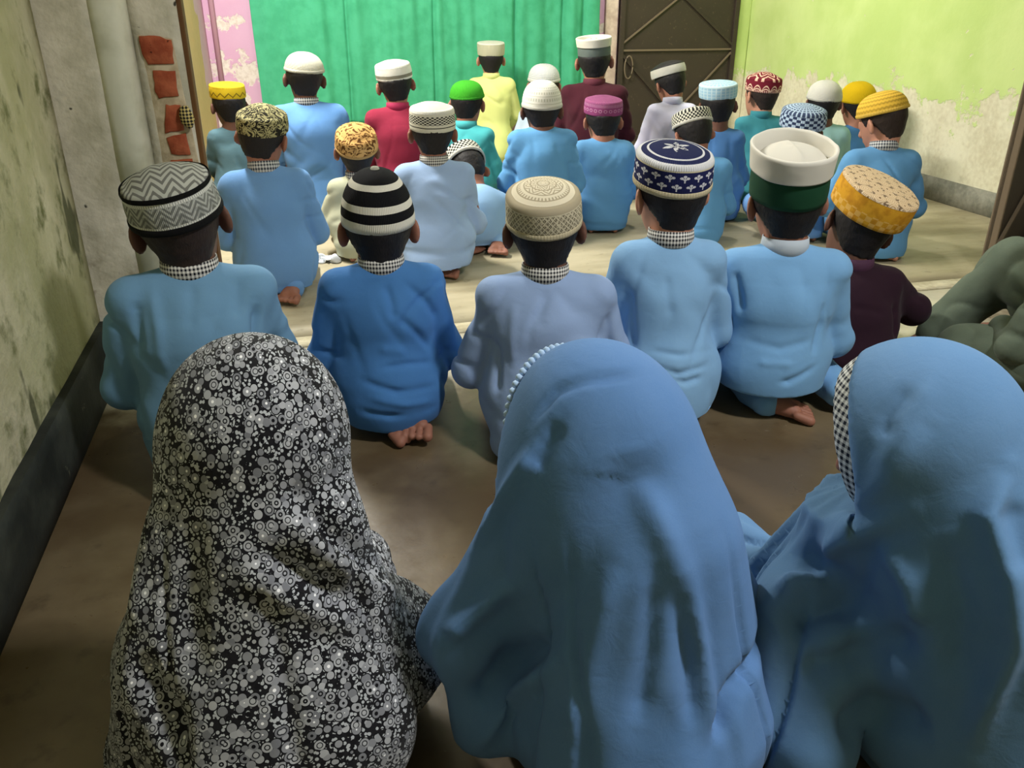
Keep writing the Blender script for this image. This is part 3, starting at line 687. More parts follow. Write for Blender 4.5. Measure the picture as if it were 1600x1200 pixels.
# ================================================================== PEOPLE
def Rz(a): c, s = math.cos(a), math.sin(a); return np.array([[c, -s, 0], [s, c, 0], [0, 0, 1]])
def Rx(a): c, s = math.cos(a), math.sin(a); return np.array([[1, 0, 0], [0, c, -s], [0, s, c]])
def Ry(a): c, s = math.cos(a), math.sin(a); return np.array([[c, 0, s], [0, 1, 0], [-s, 0, c]])
def head_sdf(q):
    """head in its own frame, metres for a head 0.145 wide; y = face"""
    d = ell(q, (0, -0.010, 0.022), (0.0715, 0.089, 0.083))
    d = smin(d, ell(q, (0, 0.028, -0.035), (0.054, 0.062, 0.074)), 0.03)
    d = smin(d, rcone(q, (0, 0.062, -0.088), (0, 0.055, -0.08), 0.02, 0.024), 0.025)          # chin
    d = smin(d, rcone(q, (0, 0.088, 0.0), (0, 0.102, -0.030), 0.007, 0.012), 0.012)           # nose
    d = smin(d, econe(q, (-0.012, 0.086, -0.056), (0.012, 0.086, -0.056), 0.008, 0.008, (1, 1, 0.7)), 0.008)   # lips
    for sx in (-1, 1):
        d = smin(d, ell(q, (sx*0.028, 0.075, 0.002), (0.015, 0.010, 0.009)), 0.008)          # lids
        d = smin(d, econe(q, (sx*0.012, 0.082, 0.017), (sx*0.042, 0.066, 0.017), 0.006, 0.005, (1, 1, 0.8)), 0.012)  # brow
        M = Rz(sx*0.62) @ Rx(-0.12)
        e = ell(q, (sx*0.0805, -0.004, -0.008), (0.0085, 0.021, 0.031), M)
        e = np.maximum(e, -ell(q, (sx*0.0905, 0.006, -0.004), (0.008, 0.012, 0.020), M))
        d = smin(d, e, 0.006)
    return d
def hair_sdf(q, neckd=None, thick=0.006):
    d = ell(q, (0, -0.012, 0.022), (0.0725+thick, 0.090+thick, 0.083+thick))
    if neckd is not None: d = smin(d, neckd-thick*0.35, 0.03)
    y = q[:, 1]
    zc = np.interp(y, [-0.08, -0.045, -0.015, 0.01, 0.03, 0.06], [-0.080, -0.070, -0.012, 0.012, -0.01, 0.05])
    return np.maximum(d, (zc - q[:, 2])*0.8)
def local(p, c, R, fn, m=0.035):
    d = np.linalg.norm(p-np.asarray(c, np.float32), axis=1) - R; k = d < m; d = np.maximum(d, 0.02)
    if k.any(): d[k] = fn(p[k])
    return d.astype(np.float32)
def foot(p, ank, ball, s, up=(0, 0, 1), sole=1):
    ank, ball = np.array(ank, float), np.array(ball, float); f = ball-ank; f /= np.linalg.norm(f); sd = np.cross(f, up); sd /= np.linalg.norm(sd)
    d = smin(rcone(p, ank, ball + sd*0.016*s, 0.025*s, 0.017*s), rcone(p, ank, ball - sd*0.016*s, 0.025*s, 0.016*s), 0.015)
    for i in range(5):
        b = ball + sd*((-0.033, -0.0125, 0.0045, 0.0205, 0.0355)[i])*s*sole + f*0.006*s; L = (0.032, 0.033, 0.030, 0.026, 0.020)[i]; r = (0.0118, 0.0082, 0.0080, 0.0076, 0.0072)[i]
        d = smin(d, rcone(p, b, b+f*L*s - np.array(up)*0.004*s, r*s*0.9, r*s*1.05), 0.0018)
    return d
def hand(p, W, fw, s, side):
    W, fw = np.array(W, float), np.array(fw, float); fw /= np.linalg.norm(fw); sd = np.cross(fw, (0, 0, 1)); sd /= np.linalg.norm(sd)
    K = W + fw*0.055*s
    d = smin(rcone(p, W, K+sd*0.014*s, 0.020*s, 0.014*s), rcone(p, W, K-sd*0.014*s, 0.020*s, 0.014*s), 0.012)
    for i, L in enumerate((0.036, 0.044, 0.041, 0.032)):
        b = K + sd*side*(i-1.5)*-0.0125*s; m = b + fw*L*0.55*s + A(0, 0, -0.002*s); t = m + fw*L*0.5*s + A(0, 0, -0.010*s)
        d = smin(d, np.minimum(rcone(p, b, m, 0.0076*s, 0.0070*s), rcone(p, m, t, 0.0070*s, 0.0062*s)), 0.004)
    b = W + fw*0.018*s - sd*side*0.014*s*-1; m = b + fw*0.024*s + sd*side*0.018*s
    d = smin(d, np.minimum(rcone(p, b, m, 0.010*s, 0.0085*s), rcone(p, m, m+fw*0.024*s, 0.0085*s, 0.0070*s)), 0.006)
    return d
def person(label, cx, cy, wpx, cap, capm=0.17, yaw=0, hp=10, hr=0, hy=0, lean=0.10, sw=0.145, cloth=None, pants=None, skin=SK_MID, hair=HAIR,
           collar=GING_F, h=0.0085, hb=0.0072, hem=0.012, cover=True, folds=(), seed=0, legs=None, hair_t=0.006, arm_out=0.0, ct=4.0, capr=0.0, nl=1.0, wr=1.0, ncol=True, wide=0.84, elbow=None, group=None, sf=1.0, pw=1.0):
    sc = capm/0.17; s = sc*sf; c = CAPS[cap]; D = F_PX*capm/wpx; cc = atd(cx, cy, D); yw = math.radians(yaw); R0 = Rz(yw)
    Rh = Rz(math.radians(hy)) @ Rx(-math.radians(hp)) @ Ry(math.radians(hr))       # in the person's frame
    H = c['hb']+c['hc']; zb = max(0.018, 0.112-H)
    Rc = Rx(math.radians(hp+ct)) @ Ry(math.radians(capr))
    coff = np.array([0, -0.010, zb]) 
    Hc = cc - R0 @ Rh @ (coff*s + Rc @ np.array([0, 0, H/2])*sc)
    a = math.radians(hp)*0.75
    nk = Hc - R0 @ np.array([math.sin(math.radians(hr))*0.04, math.sin(a)*0.10+0.018, math.cos(a)*0.112*nl])*s
    zn = float(nk[2]); yn = lean*(zn-0.14*s)
    root = nk - R0 @ np.array([0, yn, 0]); root[2] = 0
    hc = R0.T @ (Hc-root)                                   # head centre, local
    N = A(0, yn, zn)
    e = add('person', None, None, label=label, cat='person', group=group); e.location = root; e.rotation_euler = (0, 0, yw)
    toworld = lambda V: V @ R0.T + root
    w = sw/0.145
    shz, ysh = zn-0.040*s, yn-0.012*s
    joints = {}
    for sx in (-1, 1):
        Sx = A(sx*(sw-0.045*s), ysh, shz); ez = max(0.14*s, shz-0.185*s)
        E = A(sx*(sw+0.004+arm_out), ysh+0.035*s, ez); W = A(sx*0.085*s, max(0.16*s, ysh+0.10*s), 0.165*s)
        if elbow and elbow.get(sx): E = A(*elbow[sx][0]); W = A(*elbow[sx][1])
        joints[sx] = (Sx, E, W)
    L = {sx: [A(sx*0.06*s, 0.0, 0.13*s), A(sx*0.090*s, 0.27*s, 0.075*s), A(sx*0.055*s, -0.03*s, 0.045*s), A(sx*0.035*s, -0.095*s, 0.028*s)] for sx in (-1, 1)}
    if legs:
        for sx in legs:
            for i, v in enumerate(legs[sx]):
                if v is not None: L[sx][i] = A(*v)*s
    toh = lambda p: ((p-hc.astype(np.float32)) @ Rh.astype(np.float32))/s
    up_neck = hc + Rh @ np.array([0, -0.030, -0.040])*s
    neckf = lambda p: rcone(p, N-A(0, 0.004, 0.02)*s, up_neck, 0.047*s, 0.044*s)
    def body(p):
        d = local(p, hc, 0.135*s, lambda q: head_sdf(toh(q))*s)
        d = smin(d, neckf(p), 0.022*s)
        t = econe(p, (0, 0, 0.17*s), (0, yn*0.75, zn-0.11*s), 0.095*s*w, 0.098*s*w, (1.05, 0.75, 1))
        t = smin(t, ell(p, (0, 0, 0.13*s), (0.125*s, 0.10*s, 0.09*s)), 0.03)
        for sx in (-1, 1):
            Sx, E, W = joints[sx]
            t = smin(t, rcone(p, N, Sx, 0.030*s, 0.033*s), 0.03); t = smin(t, rcone(p, Sx, E, 0.033*s, 0.027*s), 0.015)
            t = smin(t, rcone(p, E, W, 0.027*s, 0.019*s), 0.01); t = smin(t, local(p, W+A(0, 0.05*s, 0), 0.09*s, lambda q: hand(q, W, A(-sx*0.1, 1, -0.25), s, sx)), 0.01)
            hp_, kn, an, ba = L[sx]
            t = smin(t, rcone(p, hp_, kn, 0.06*s, 0.045*s), 0.02); t = smin(t, rcone(p, kn, an, 0.042*s, 0.026*s), 0.01)
            t = smin(t, local(p, ba, 0.10*s, lambda q: foot(q, an, ba, s, sole=sx)), 0.01)
        return np.maximum(smin(d, t, 0.02), 0.003-p[:, 2])
    lo = A(-0.30, -0.30, -0.01)*s; hi = A(0.30, 0.42, 0)*s; hi[2] = hc[2]+0.13*s; hi[1] = max(hi[1], hc[1]+0.13*s)
    if elbow or legs: lo[:2] -= 0.12; hi[:2] += 0.12
    V, Q = polygonise(body, lo, hi, hb); V = relax(V, Q, 1)
    add('body', mesh_from('body', V, Q), skin, e)
    # hair
    V, Q = polygonise(lambda p: np.maximum(hair_sdf(toh(p), neckf(p)/s, hair_t), ((toh(p)-coff) @ Rc)[:, 2]-0.006)*s, hc-0.125*s, hc+0.125*s, 0.0055*s); V = relax(V, Q, 1)
    nn = normals(V, Q); V = V + nn*(vnoise(V*120, seed)*0.0012)[:, None]
    add('hair', mesh_from('hair', V, Q), hair, e)
    # kurta
    def kurta(p):
        t = econe(p, (0, -0.004, 0.16*s), (0, yn*0.72-0.016*s, zn-0.125*s), 0.126*s*wide, 0.110*s*w, (1.10, 0.84, 1))
        t = smin(t, ell(p, (0, -0.010*s, 0.12*s), (0.158*s*wide, 0.122*s, 0.125*s)), 0.05)
        t = smin(t, econe(p, (-(sw-0.05*s), ysh, shz-0.012*s), (sw-0.05*s, ysh, shz-0.012*s), 0.046*s, 0.046*s, (1, 0.95, 1)), 0.05)
        for sx in (-1, 1):
            t = smin(t, rcone(p, N-A(0, 0, 0.020*s), joints[sx][0], 0.046*s, 0.045*s), 0.03)
            hp_, kn, an, ba = L[sx]
            t = smin(t, rcone(p, hp_, kn, 0.078*s, 0.062*s), 0.04)
        if cover: t = smin(t, ell(p, (0, -0.075*s, 0.035*s), (0.140*s*wide, 0.095*s, 0.085*s)), 0.06)
        else: t = smin(t, ell(p, (0, -0.045*s, 0.05*s), (0.135*s*wide, 0.075*s, 0.09*s)), 0.06)
        for sx in (-1, 1):
            Sx, E, W = joints[sx]
            ar = smin(rcone(p, Sx, E, 0.050*s, 0.047*s), rcone(p, E, W, 0.048*s, 0.036*s), 0.015)
            t = smin(t, ar, 0.009)
        hz = np.where(p[:, 1] < 0.12*s, hem, 0.012)
        return np.maximum(t, hz-p[:, 2])
    lo2, hi2 = lo.copy(), hi.copy(); hi2[2] = zn+0.06*s
    V, Q = polygonise(kurta, lo2, hi2, h); V = relax(V, Q, 2); nn = normals(V, Q)
    z = V[:, 2]; ridge = lambda q, sd: (1-np.abs(vnoise(q, sd)))**2.5
    warp = V + 0.03*np.stack([vnoise(V*6, seed+31), vnoise(V*6, seed+32), vnoise(V*6, seed+33)], 1)
    up_w = np.clip((z-0.14*s)/(0.10*s), 0, 1); lowz = np.clip(1-(z-0.03)/(0.22*s), 0, 1)
    crease = lambda q, sd, wd: np.exp(-(vnoise(q, sd)/wd)**2)
    m1 = np.clip(vnoise(V*5/s, seed+41)+0.55, 0, 1); m2 = np.clip(vnoise(V*5/s, seed+42)+0.5, 0, 1)
    a1 = 0.5 + 0.35*math.sin(seed*2.3); a2_ = -0.6 + 0.3*math.cos(seed*1.7)
    rot = lambda a: np.stack([(warp[:, 0]*math.cos(a) + warp[:, 2]*math.sin(a))*13, (warp[:, 2]*math.cos(a) - warp[:, 0]*math.sin(a))*2.6, warp[:, 1]*3], 1)/s
    d = 0.008*up_w*vnoise(warp*[6, 5, 2.6]/s, seed+2)
    d += -0.0060*up_w*m1*crease(rot(a1), seed+1, 0.15) - 0.0055*up_w*m2*crease(rot(a2_), seed+11, 0.15)
    d += -0.0030*up_w*(1-m2)*crease(warp*[13, 5, 2.8]/s, seed+6, 0.16)
    d += -0.0085*lowz*m2*crease(warp*[3.0, 4, 15]/s, seed+3, 0.20) + 0.006*lowz*vnoise(warp*[3.2, 4, 13]/s, seed+7)
    d += 0.003*vnoise(warp*[12, 12, 10]/s, seed+4)
    armw = np.clip((np.abs(V[:, 0])-(sw-0.06*s))/(0.04*s), 0, 1)
    d += -0.0045*armw*crease(warp*[9, 9, 13]/s, seed+5, 0.2)
    nearneck = np.clip(1-(zn-z)/(0.05*s), 0, 1); d *= (1-nearneck)
    d *= wr*1.25
    if folds: d += pixel_folds(V, nn, toworld, folds)
    V = V + nn*d[:, None]; V[:, 2] = np.maximum(V[:, 2], 0.004)
    k = add('kurta', mesh_from('kurta', V, Q), cloth, e)
    # collar
    if ncol:
        prof = [(0.050, -0.012, 0), (0.0535, -0.011, 0), (0.0545, 0.008, 0.45), (0.0525, 0.026, 1), (0.0495, 0.026, 1), (0.050, -0.008, 0)]
        Vc, Qc, uv = lathe(prof, 48, 1.0, 1.0); Vc = Vc*s
        ax = up_neck-N; ax /= np.linalg.norm(ax); tilt = Matrix.Rotation(-math.atan2(ax[1], ax[2])*0.7-0.12, 4, 'X')
        o = add('collar', mesh_from('collar', Vc, Qc, True, uv), collar, k)
        o.matrix_local = Matrix.Translation(Vector(N + (up_neck-N)*0.16)) @ tilt
    # trousers
    if pants:
        def tr(p):
            t = ell(p, (0, -0.01, 0.11*s), (0.12*s, 0.09*s, 0.08*s))
            for sx in (-1, 1):
                hp_, kn, an, ba = L[sx]
                t = smin(t, rcone(p, hp_, kn, 0.072*s*pw, 0.060*s*pw), 0.03); t = smin(t, rcone(p, kn, an*0.85+kn*0.15, 0.058*s*pw, 0.044*s*pw), 0.02)
                t = smin(t, rcone(p, an*0.85+kn*0.15, an*0.92+ba*0.08, 0.044*s*pw, 0.042*s*pw), 0.01)
            return np.maximum(t, 0.005-p[:, 2])
        V, Q = polygonise(tr, lo, A(hi[0], hi[1], 0.24*s*max(1, pw*1.3)), h); V = relax(V, Q, 2); nn = normals(V, Q)
        V = V + nn*(-0.006*pw**1.5*ridge(V*[14, 9, 14]/s, seed+8))[:, None]; V[:, 2] = np.maximum(V[:, 2], 0.004)
        add('trousers', mesh_from('trousers', V, Q), pants, e)
    # cap
    Mh = np.eye(4); Mh[:3, :3] = Rh @ Rc; Mh[:3, 3] = hc + Rh @ coff*s
    build_cap(e, Matrix(Mh.tolist()), sc, c)
    print('person %-18s z_neck %.2f root %s' % (cap, zn, np.round(root, 2)))
    return e
B_A1 = cloth_mat('kurta_steel_blue', srgb(104, 156, 196)); B_A2 = cloth_mat('kurta_royal_blue', srgb(54, 122, 190)); B_A3 = cloth_mat('kurta_greyed_blue', srgb(140, 168, 212))
B_A4 = cloth_mat('kurta_sky_blue', srgb(124, 176, 222)); B_A5 = cloth_mat('kurta_light_blue', srgb(108, 166, 216)); B_A6 = cloth_mat('kurta_dark_plum', srgb(44, 22, 36))
B_B1 = cloth_mat('kurta_mid_blue', srgb(98, 154, 216)); B_B2 = cloth_mat('kurta_pale_sage', srgb(190, 192, 160)); B_B3 = cloth_mat('kurta_powder_blue', srgb(154, 186, 230))
B_B4 = cloth_mat('kurta_ice_blue', srgb(140, 186, 230)); B_B5 = cloth_mat('kurta_azure', srgb(84, 158, 216)); B_B6 = cloth_mat('kurta_cornflower', srgb(82, 150, 204))
B_C1 = cloth_mat('kurta_dusty_teal', srgb(80, 116, 128)); B_C2 = cloth_mat('kurta_clear_blue', srgb(86, 146, 214)); B_C3 = cloth_mat('kurta_crimson', srgb(146, 22, 58))
B_C4 = cloth_mat('shirt_turquoise', srgb(52, 178, 184)); B_C5 = cloth_mat('kurta_pale_yellow', srgb(216, 222, 126)); B_C6 = cloth_mat('shirt_pale_blue', srgb(190, 212, 234))
B_C7 = cloth_mat('kurta_maroon', srgb(72, 24, 38)); B_C8 = cloth_mat('shirt_lavender', srgb(206, 204, 232)); B_C9 = cloth_mat('kurta_deep_blue', srgb(64, 122, 186))
B_C10 = cloth_mat('kurta_teal', srgb(44, 138, 152)); B_C11 = cloth_mat('kurta_mint', srgb(146, 194, 196)); B_C12 = cloth_mat('kurta_dark_blue', srgb(48, 106, 156))
BOYS = [
 # near row
 dict(label='person kneeling in steel-blue kurta and tall grey zigzag cap by the pillar', cx=263, cy=300, wpx=143, cap='zigzag', capm=0.182, yaw=4, hp=4, hr=-9, sw=0.165, ct=9, nl=0.85, folds=[([(237, 444), (244, 517), (258, 587)], 0.006, 0.012), ([(402, 470), (402, 525), (414, 545)], -0.014, 0.012), ([(370, 430), (373, 500)], -0.005, 0.012), ([(212, 465), (218, 552)], -0.010, 0.012), ([(300, 440), (296, 520)], -0.004, 0.012)], cloth=B_A1, skin=SK_DARK, hair=HAIR_S, collar=GING, h=0.0052, hb=0.005, seed=1, hair_t=0.003),
 dict(label='person kneeling in royal-blue kurta and black-and-white striped knit cap', cx=588, cy=305, wpx=117, cap='striped', yaw=-3, hp=10, sw=0.146, ct=6, nl=0.8, wide=0.8, folds=[([(601, 443), (611, 474), (613, 502)], -0.006, 0.009), ([(630, 441), (668, 474), (687, 502)], -0.007, 0.010), ([(622, 493), (653, 522), (678, 545)], -0.009, 0.010), ([(596, 576), (640, 570), (680, 566)], -0.007, 0.008), ([(564, 594), (620, 612), (680, 602)], -0.010, 0.009), ([(562, 640), (612, 650), (680, 638)], -0.009, 0.008), ([(575, 620), (630, 632), (675, 624)], 0.007, 0.009), ([(590, 545), (640, 552)], 0.005, 0.012)], cloth=B_A2, pants=B_A2, skin=SK_MID, collar=GING, h=0.0052, hb=0.0038, seed=2, hem=0.03, cover=False, lean=0.04, legs={1: [None, None, (0.06, -0.045, 0.045), (0.048, -0.112, 0.036)], -1: [None, None, (-0.02, -0.04, 0.04), (0.018, -0.100, 0.026)]}),
 dict(label='person kneeling in greyish blue kurta and beige crochet cap', cx=849, cy=317, wpx=118, cap='crochet', capm=0.164, sf=1.03, yaw=-12, hp=8, hr=-3, sw=0.155, ct=12, nl=0.95, folds=[([(770, 530), (776, 620)], -0.012, 0.012), ([(802, 470), (798, 580)], 0.006, 0.012), ([(954, 490), (952, 548)], -0.005, 0.011), ([(850, 450), (842, 520)], -0.004, 0.012)], cloth=B_A3, pants=B_A3, skin=SK_DARK, collar=GING, h=0.0052, hb=0.005, seed=3, wide=0.92, arm_out=0.01),
 dict(label='person kneeling in sky-blue kurta and navy cap with white motifs', cx=1053, cy=258, wpx=117, cap='navy', capm=0.170, ct=10, yaw=-12, hp=6, hr=-3, hy=16, sw=0.132, folds=[([(978, 450), (984, 548)], -0.012, 0.012), ([(1003, 566), (1060, 583), (1108, 570)], -0.009, 0.008), ([(1020, 587), (1073, 598), (1100, 588)], -0.008, 0.008), ([(1012, 548), (1060, 556), (1115, 545)], -0.006, 0.008), ([(1040, 430), (1048, 500)], -0.004, 0.010)], cloth=B_A4, pants=B_A4, skin=SK_LIGHT, collar=GING, h=0.0052, hb=0.0038, seed=4, hem=0.05, cover=False, wide=0.8),
 dict(label='person kneeling in light blue kurta and white cap with dark green band', cx=1236, cy=262, wpx=128, cap='topi', capm=0.192, sf=0.92, ct=11, lean=0.0, yaw=-16, hp=8, hr=-4, hy=4, sw=0.160, folds=[([(1150, 420), (1157, 490)], -0.012, 0.011), ([(1120, 584), (1233, 597), (1275, 572)], -0.009, 0.008), ([(1292, 470), (1284, 510), (1270, 560)], -0.008, 0.010), ([(1160, 530), (1220, 545), (1270, 530)], -0.005, 0.010), ([(1180, 565), (1240, 570)], 0.005, 0.010)], cloth=B_A5, pants=B_A5, skin=SK_MID, collar=plain('collar_grey_band', srgb(176, 186, 196)), h=0.0052, hb=0.0038, seed=5, hem=0.075, cover=False, hair_t=0.009,
      legs={1: [None, (0.12, 0.2, 0.08), (0.165, -0.040, 0.055), (0.205, -0.085, 0.028)], -1: [None, None, (-0.02, -0.06, 0.035), (0.055, -0.085, 0.022)]}),
 dict(label='person kneeling in dark plum kurta and mustard cap with rosette top', cx=1367, cy=309, wpx=120, cap='mustard', capm=0.210, sf=0.85, ct=14, yaw=-14, hp=8, hr=17, sw=0.150, folds=[([(1400, 470), (1405, 530)], -0.012, 0.012), ([(1330, 480), (1380, 490)], -0.006, 0.010)], cloth=B_A6, skin=SK_DARK, collar=plain('collar_plum', srgb(70, 40, 62)), h=0.0075, hb=0.0055, seed=6, arm_out=0.05),
 # middle row
 dict(label='person kneeling in mid-blue kurta and olive-black scroll cap', cx=409, cy=183, wpx=78, cap='olive', ct=8, yaw=2, hp=16, hr=8, hy=-22, sw=0.150, cloth=B_B1, pants=B_B1, skin=SK_MID, seed=7, cover=False, hem=0.03, legs={1: [None, None, (0.05, -0.09, 0.04), (0.03, -0.150, 0.03)]}),
 dict(label='person kneeling in pale sage kurta and gold-brown cap', cx=556, cy=213, wpx=66, cap='gold', capm=0.168, yaw=-2, hp=2, ct=23, sw=0.13, cloth=B_B2, pants=B_B2, skin=SK_MID, seed=8),
 dict(label='person kneeling in powder-blue kurta and white cap with houndstooth band', cx=675, cy=180, wpx=72, cap='hound', yaw=-6, hp=8, sw=0.150, cloth=B_B3, pants=B_B3, skin=SK_MID, seed=9, hem=0.04, collar=GING),
 dict(label='person bowing low in ice-blue kurta, head tucked down', cx=722, cy=250, wpx=66, cap='check_bw', capm=0.182, sf=0.93, yaw=2, hp=60, ct=-55, hr=-8, lean=0.26, sw=0.15, cloth=B_B4, pants=B_B4, skin=SK_MID, seed=10, cover=False, hem=0.03, legs={1: [None, None, (0.065, -0.10, 0.04), (0.05, -0.16, 0.03)]}),
 dict(label='person kneeling in azure kurta and tall white eyelet cap', cx=847, cy=146, wpx=63, cap='eyelet', nl=0.72, yaw=-10, hp=16, sw=0.148, cloth=B_B5, pants=B_B5, skin=SK_DARK, seed=11, ncol=False),
 dict(label='person kneeling in cornflower kurta and plum-purple cap', cx=943, cy=163, wpx=60, cap='plum', nl=0.78, yaw=-14, hp=18, hy=6, sw=0.140, cloth=B_B6, pants=B_B6, skin=SK_MID, seed=12, ncol=False, capm=0.173, sf=0.97),
 dict(label='person kneeling with bowed head in tilted black-and-white check cap', cx=1080, cy=183, wpx=60, cap='check_bw', capm=0.166, yaw=-12, hp=34, hr=-6, hy=8, lean=0.2, ct=-22, sw=0.155, cloth=B_B5, pants=B_B5, skin=SK_MID, seed=13),
 dict(label='person kneeling in blue kurta and blue-grey chequered cap', cx=1256, cy=180, wpx=69, cap='check_blue', ct=7, capm=0.191, yaw=-14, hp=10, sw=0.134, sf=0.90, cloth=B_B1, skin=SK_DARK, seed=14),
 dict(label='person kneeling with bowed head in mustard ribbed skullcap near green wall', cx=1377, cy=160, wpx=70, cap='mustard_rib', capm=0.180, sf=0.96, yaw=-16, hp=20, hr=-6, hy=34, ct=-16, sw=0.150, lean=0.16, cloth=B_B6, pants=B_B6, skin=SK_LIGHT, hair=HAIR_S, seed=15, hair_t=0.004, collar=GING_F, arm_out=0.03),
 # far row
 dict(label='person kneeling in dusty teal kurta and yellow motif cap by the pink wall', cx=355, cy=140, wpx=54, cap='yellow_motif', yaw=6, hp=6, hy=10, sw=0.116, capm=0.160, elbow={-1: ((-0.105, 0.05, 0.26), (-0.08, 0.17, 0.165))}, cloth=B_C1, skin=SK_DARK, seed=16, ncol=False),
 dict(label='person kneeling in clear blue kurta and cream skullcap before the curtain', cx=475, cy=96, wpx=61, cap='white_skull', capm=0.174, yaw=2, hp=10, hr=4, sw=0.170, cloth=B_C2, skin=SK_DARK, seed=17),
 dict(label='person kneeling in crimson kurta and white cap with grey band', cx=614, cy=108, wpx=57, cap='white_grey', yaw=-4, hp=10, hr=-6, sw=0.155, cloth=B_C3, skin=SK_MID, seed=18, collar=plain('collar_crimson', srgb(150, 34, 72))),
 dict(label='person kneeling in turquoise shirt and bright green knit cap', cx=729, cy=139, wpx=54, cap='green_knit', yaw=-22, hp=14, sw=0.145, cloth=B_C4, skin=SK_MID, seed=19, collar=B_C4),
 dict(label='person kneeling in pale yellow kurta and cream pillbox cap', cx=767, cy=75, wpx=42, cap='cream', yaw=-10, hp=4, sw=0.150, cloth=B_C5, skin=SK_LIGHT, seed=20, collar=B_C5),
 dict(label='person kneeling in pale blue shirt and fine grey check cap', cx=850, cy=113, wpx=50, cap='finegrid', capm=0.192, yaw=-12, hp=14, sw=0.150, cloth=B_C6, skin=SK_MID, seed=21, ncol=False),
 dict(label='person kneeling in maroon kurta and white cap with grey-green band', cx=928, cy=72, wpx=56, cap='white_tall', capm=0.18, yaw=-18, hp=8, hr=-4, sw=0.172, cloth=B_C7, skin=SK_MID, seed=22, collar=plain('collar_maroon', srgb(88, 36, 50))),
 dict(label='person kneeling in lavender shirt and white band cap before the steel door', cx=1043, cy=107, wpx=52, cap='white_band', yaw=-10, hp=24, hr=-10, hy=16, ct=-14, capm=0.182, sf=0.94, sw=0.140, lean=0.16, cloth=B_C8, skin=SK_MID, seed=23, collar=B_C8),
 dict(label='person kneeling in deep blue kurta and pale blue plaid cap', cx=1122, cy=139, wpx=57, cap='plaid', capm=0.172, yaw=-14, hp=10, hr=-4, sw=0.135, cloth=B_C9, skin=SK_DARK, seed=24, ncol=False),
 dict(label='person kneeling in teal kurta and maroon cap with cream arches', cx=1194, cy=127, wpx=52, cap='maroon', yaw=-10, hp=6, hy=20, sw=0.138, cloth=B_C10, skin=SK_LIGHT, hair=HAIR_S, seed=25, hair_t=0.003, collar=B_C10),
 dict(label='person kneeling in mint kurta and round white cap by green wall', cx=1290, cy=140, wpx=53, cap='white_dome', capm=0.166, yaw=-14, hp=8, sw=0.136, cloth=B_C11, skin=SK_DARK, seed=26, ncol=False),
 dict(label='person kneeling in dark blue kurta and round golden-yellow cap', cx=1342, cy=142, wpx=53, cap='yellow_dome', capm=0.180, yaw=-16, hp=14, hy=10, hr=-6, sw=0.138, cloth=B_C12, skin=SK_MID, seed=27, ncol=False),
]
for b in BOYS: person(**b)
# person at the right edge: sits with one knee raised, mostly out of the frame
B_A7 = cloth_mat('kurta_olive_grey', srgb(104, 116, 98), srgb(70, 80, 66))
person(label='person sitting in olive-grey clothes with raised knee at right edge', cx=1735, cy=285, wpx=112, cap='white_dome', yaw=0, hp=12, sw=0.15, cloth=B_A7, pants=B_A7, skin=SK_MID, seed=40, ncol=False, h=0.0075,
       legs={1: [None, (0.09, 0.34, 0.275), (-0.07, 0.40, 0.07), (-0.13, 0.41, 0.03)], -1: [None, (-0.14, 0.20, 0.085), (-0.02, 0.25, 0.05), (0.03, 0.22, 0.03)]}, pw=1.4)

# ------------------------------------------------------------------ three people in head-scarves nearest the camera
def print_mat():
    m = Mat('black_white_floral_print', 0.9, 0.12); px, py, pz = m.xyz(); o = m.vec(px + (py+0.2)*px*2.0, pz + py*0.55, 0.0)
    d1 = m.voronoi(82, o, rnd=0.85); d2 = m.voronoi(190, o); r = m.voronoi(82, o, out='Color', rnd=0.85)
    x, y, z = m.xyz(r)
    flower = (d1 < 0.56); eye = (d1 < 0.24); ring = (d1 > 0.56)*(d1 < 0.66)
    base = m.mix(srgb(26, 26, 30), srgb(176, 180, 184), d2 < 0.44)
    c = m.mix(base, m.mix(srgb(112, 114, 120), srgb(172, 174, 178), y), flower*(x > 0.10))
    c = m.mix(c, m.mix(srgb(168, 170, 174), srgb(244, 244, 246), z > 0.5), eye*(x > 0.10)); c = m.mix(c, srgb(18, 18, 22), ring.mx(band2(d1, 0.27, 0.36)*(z < 0.4)))
    return m.done(color=c, bump=m.noise(300, 2), dist=0.001, strength=0.3, sheen=0.1)
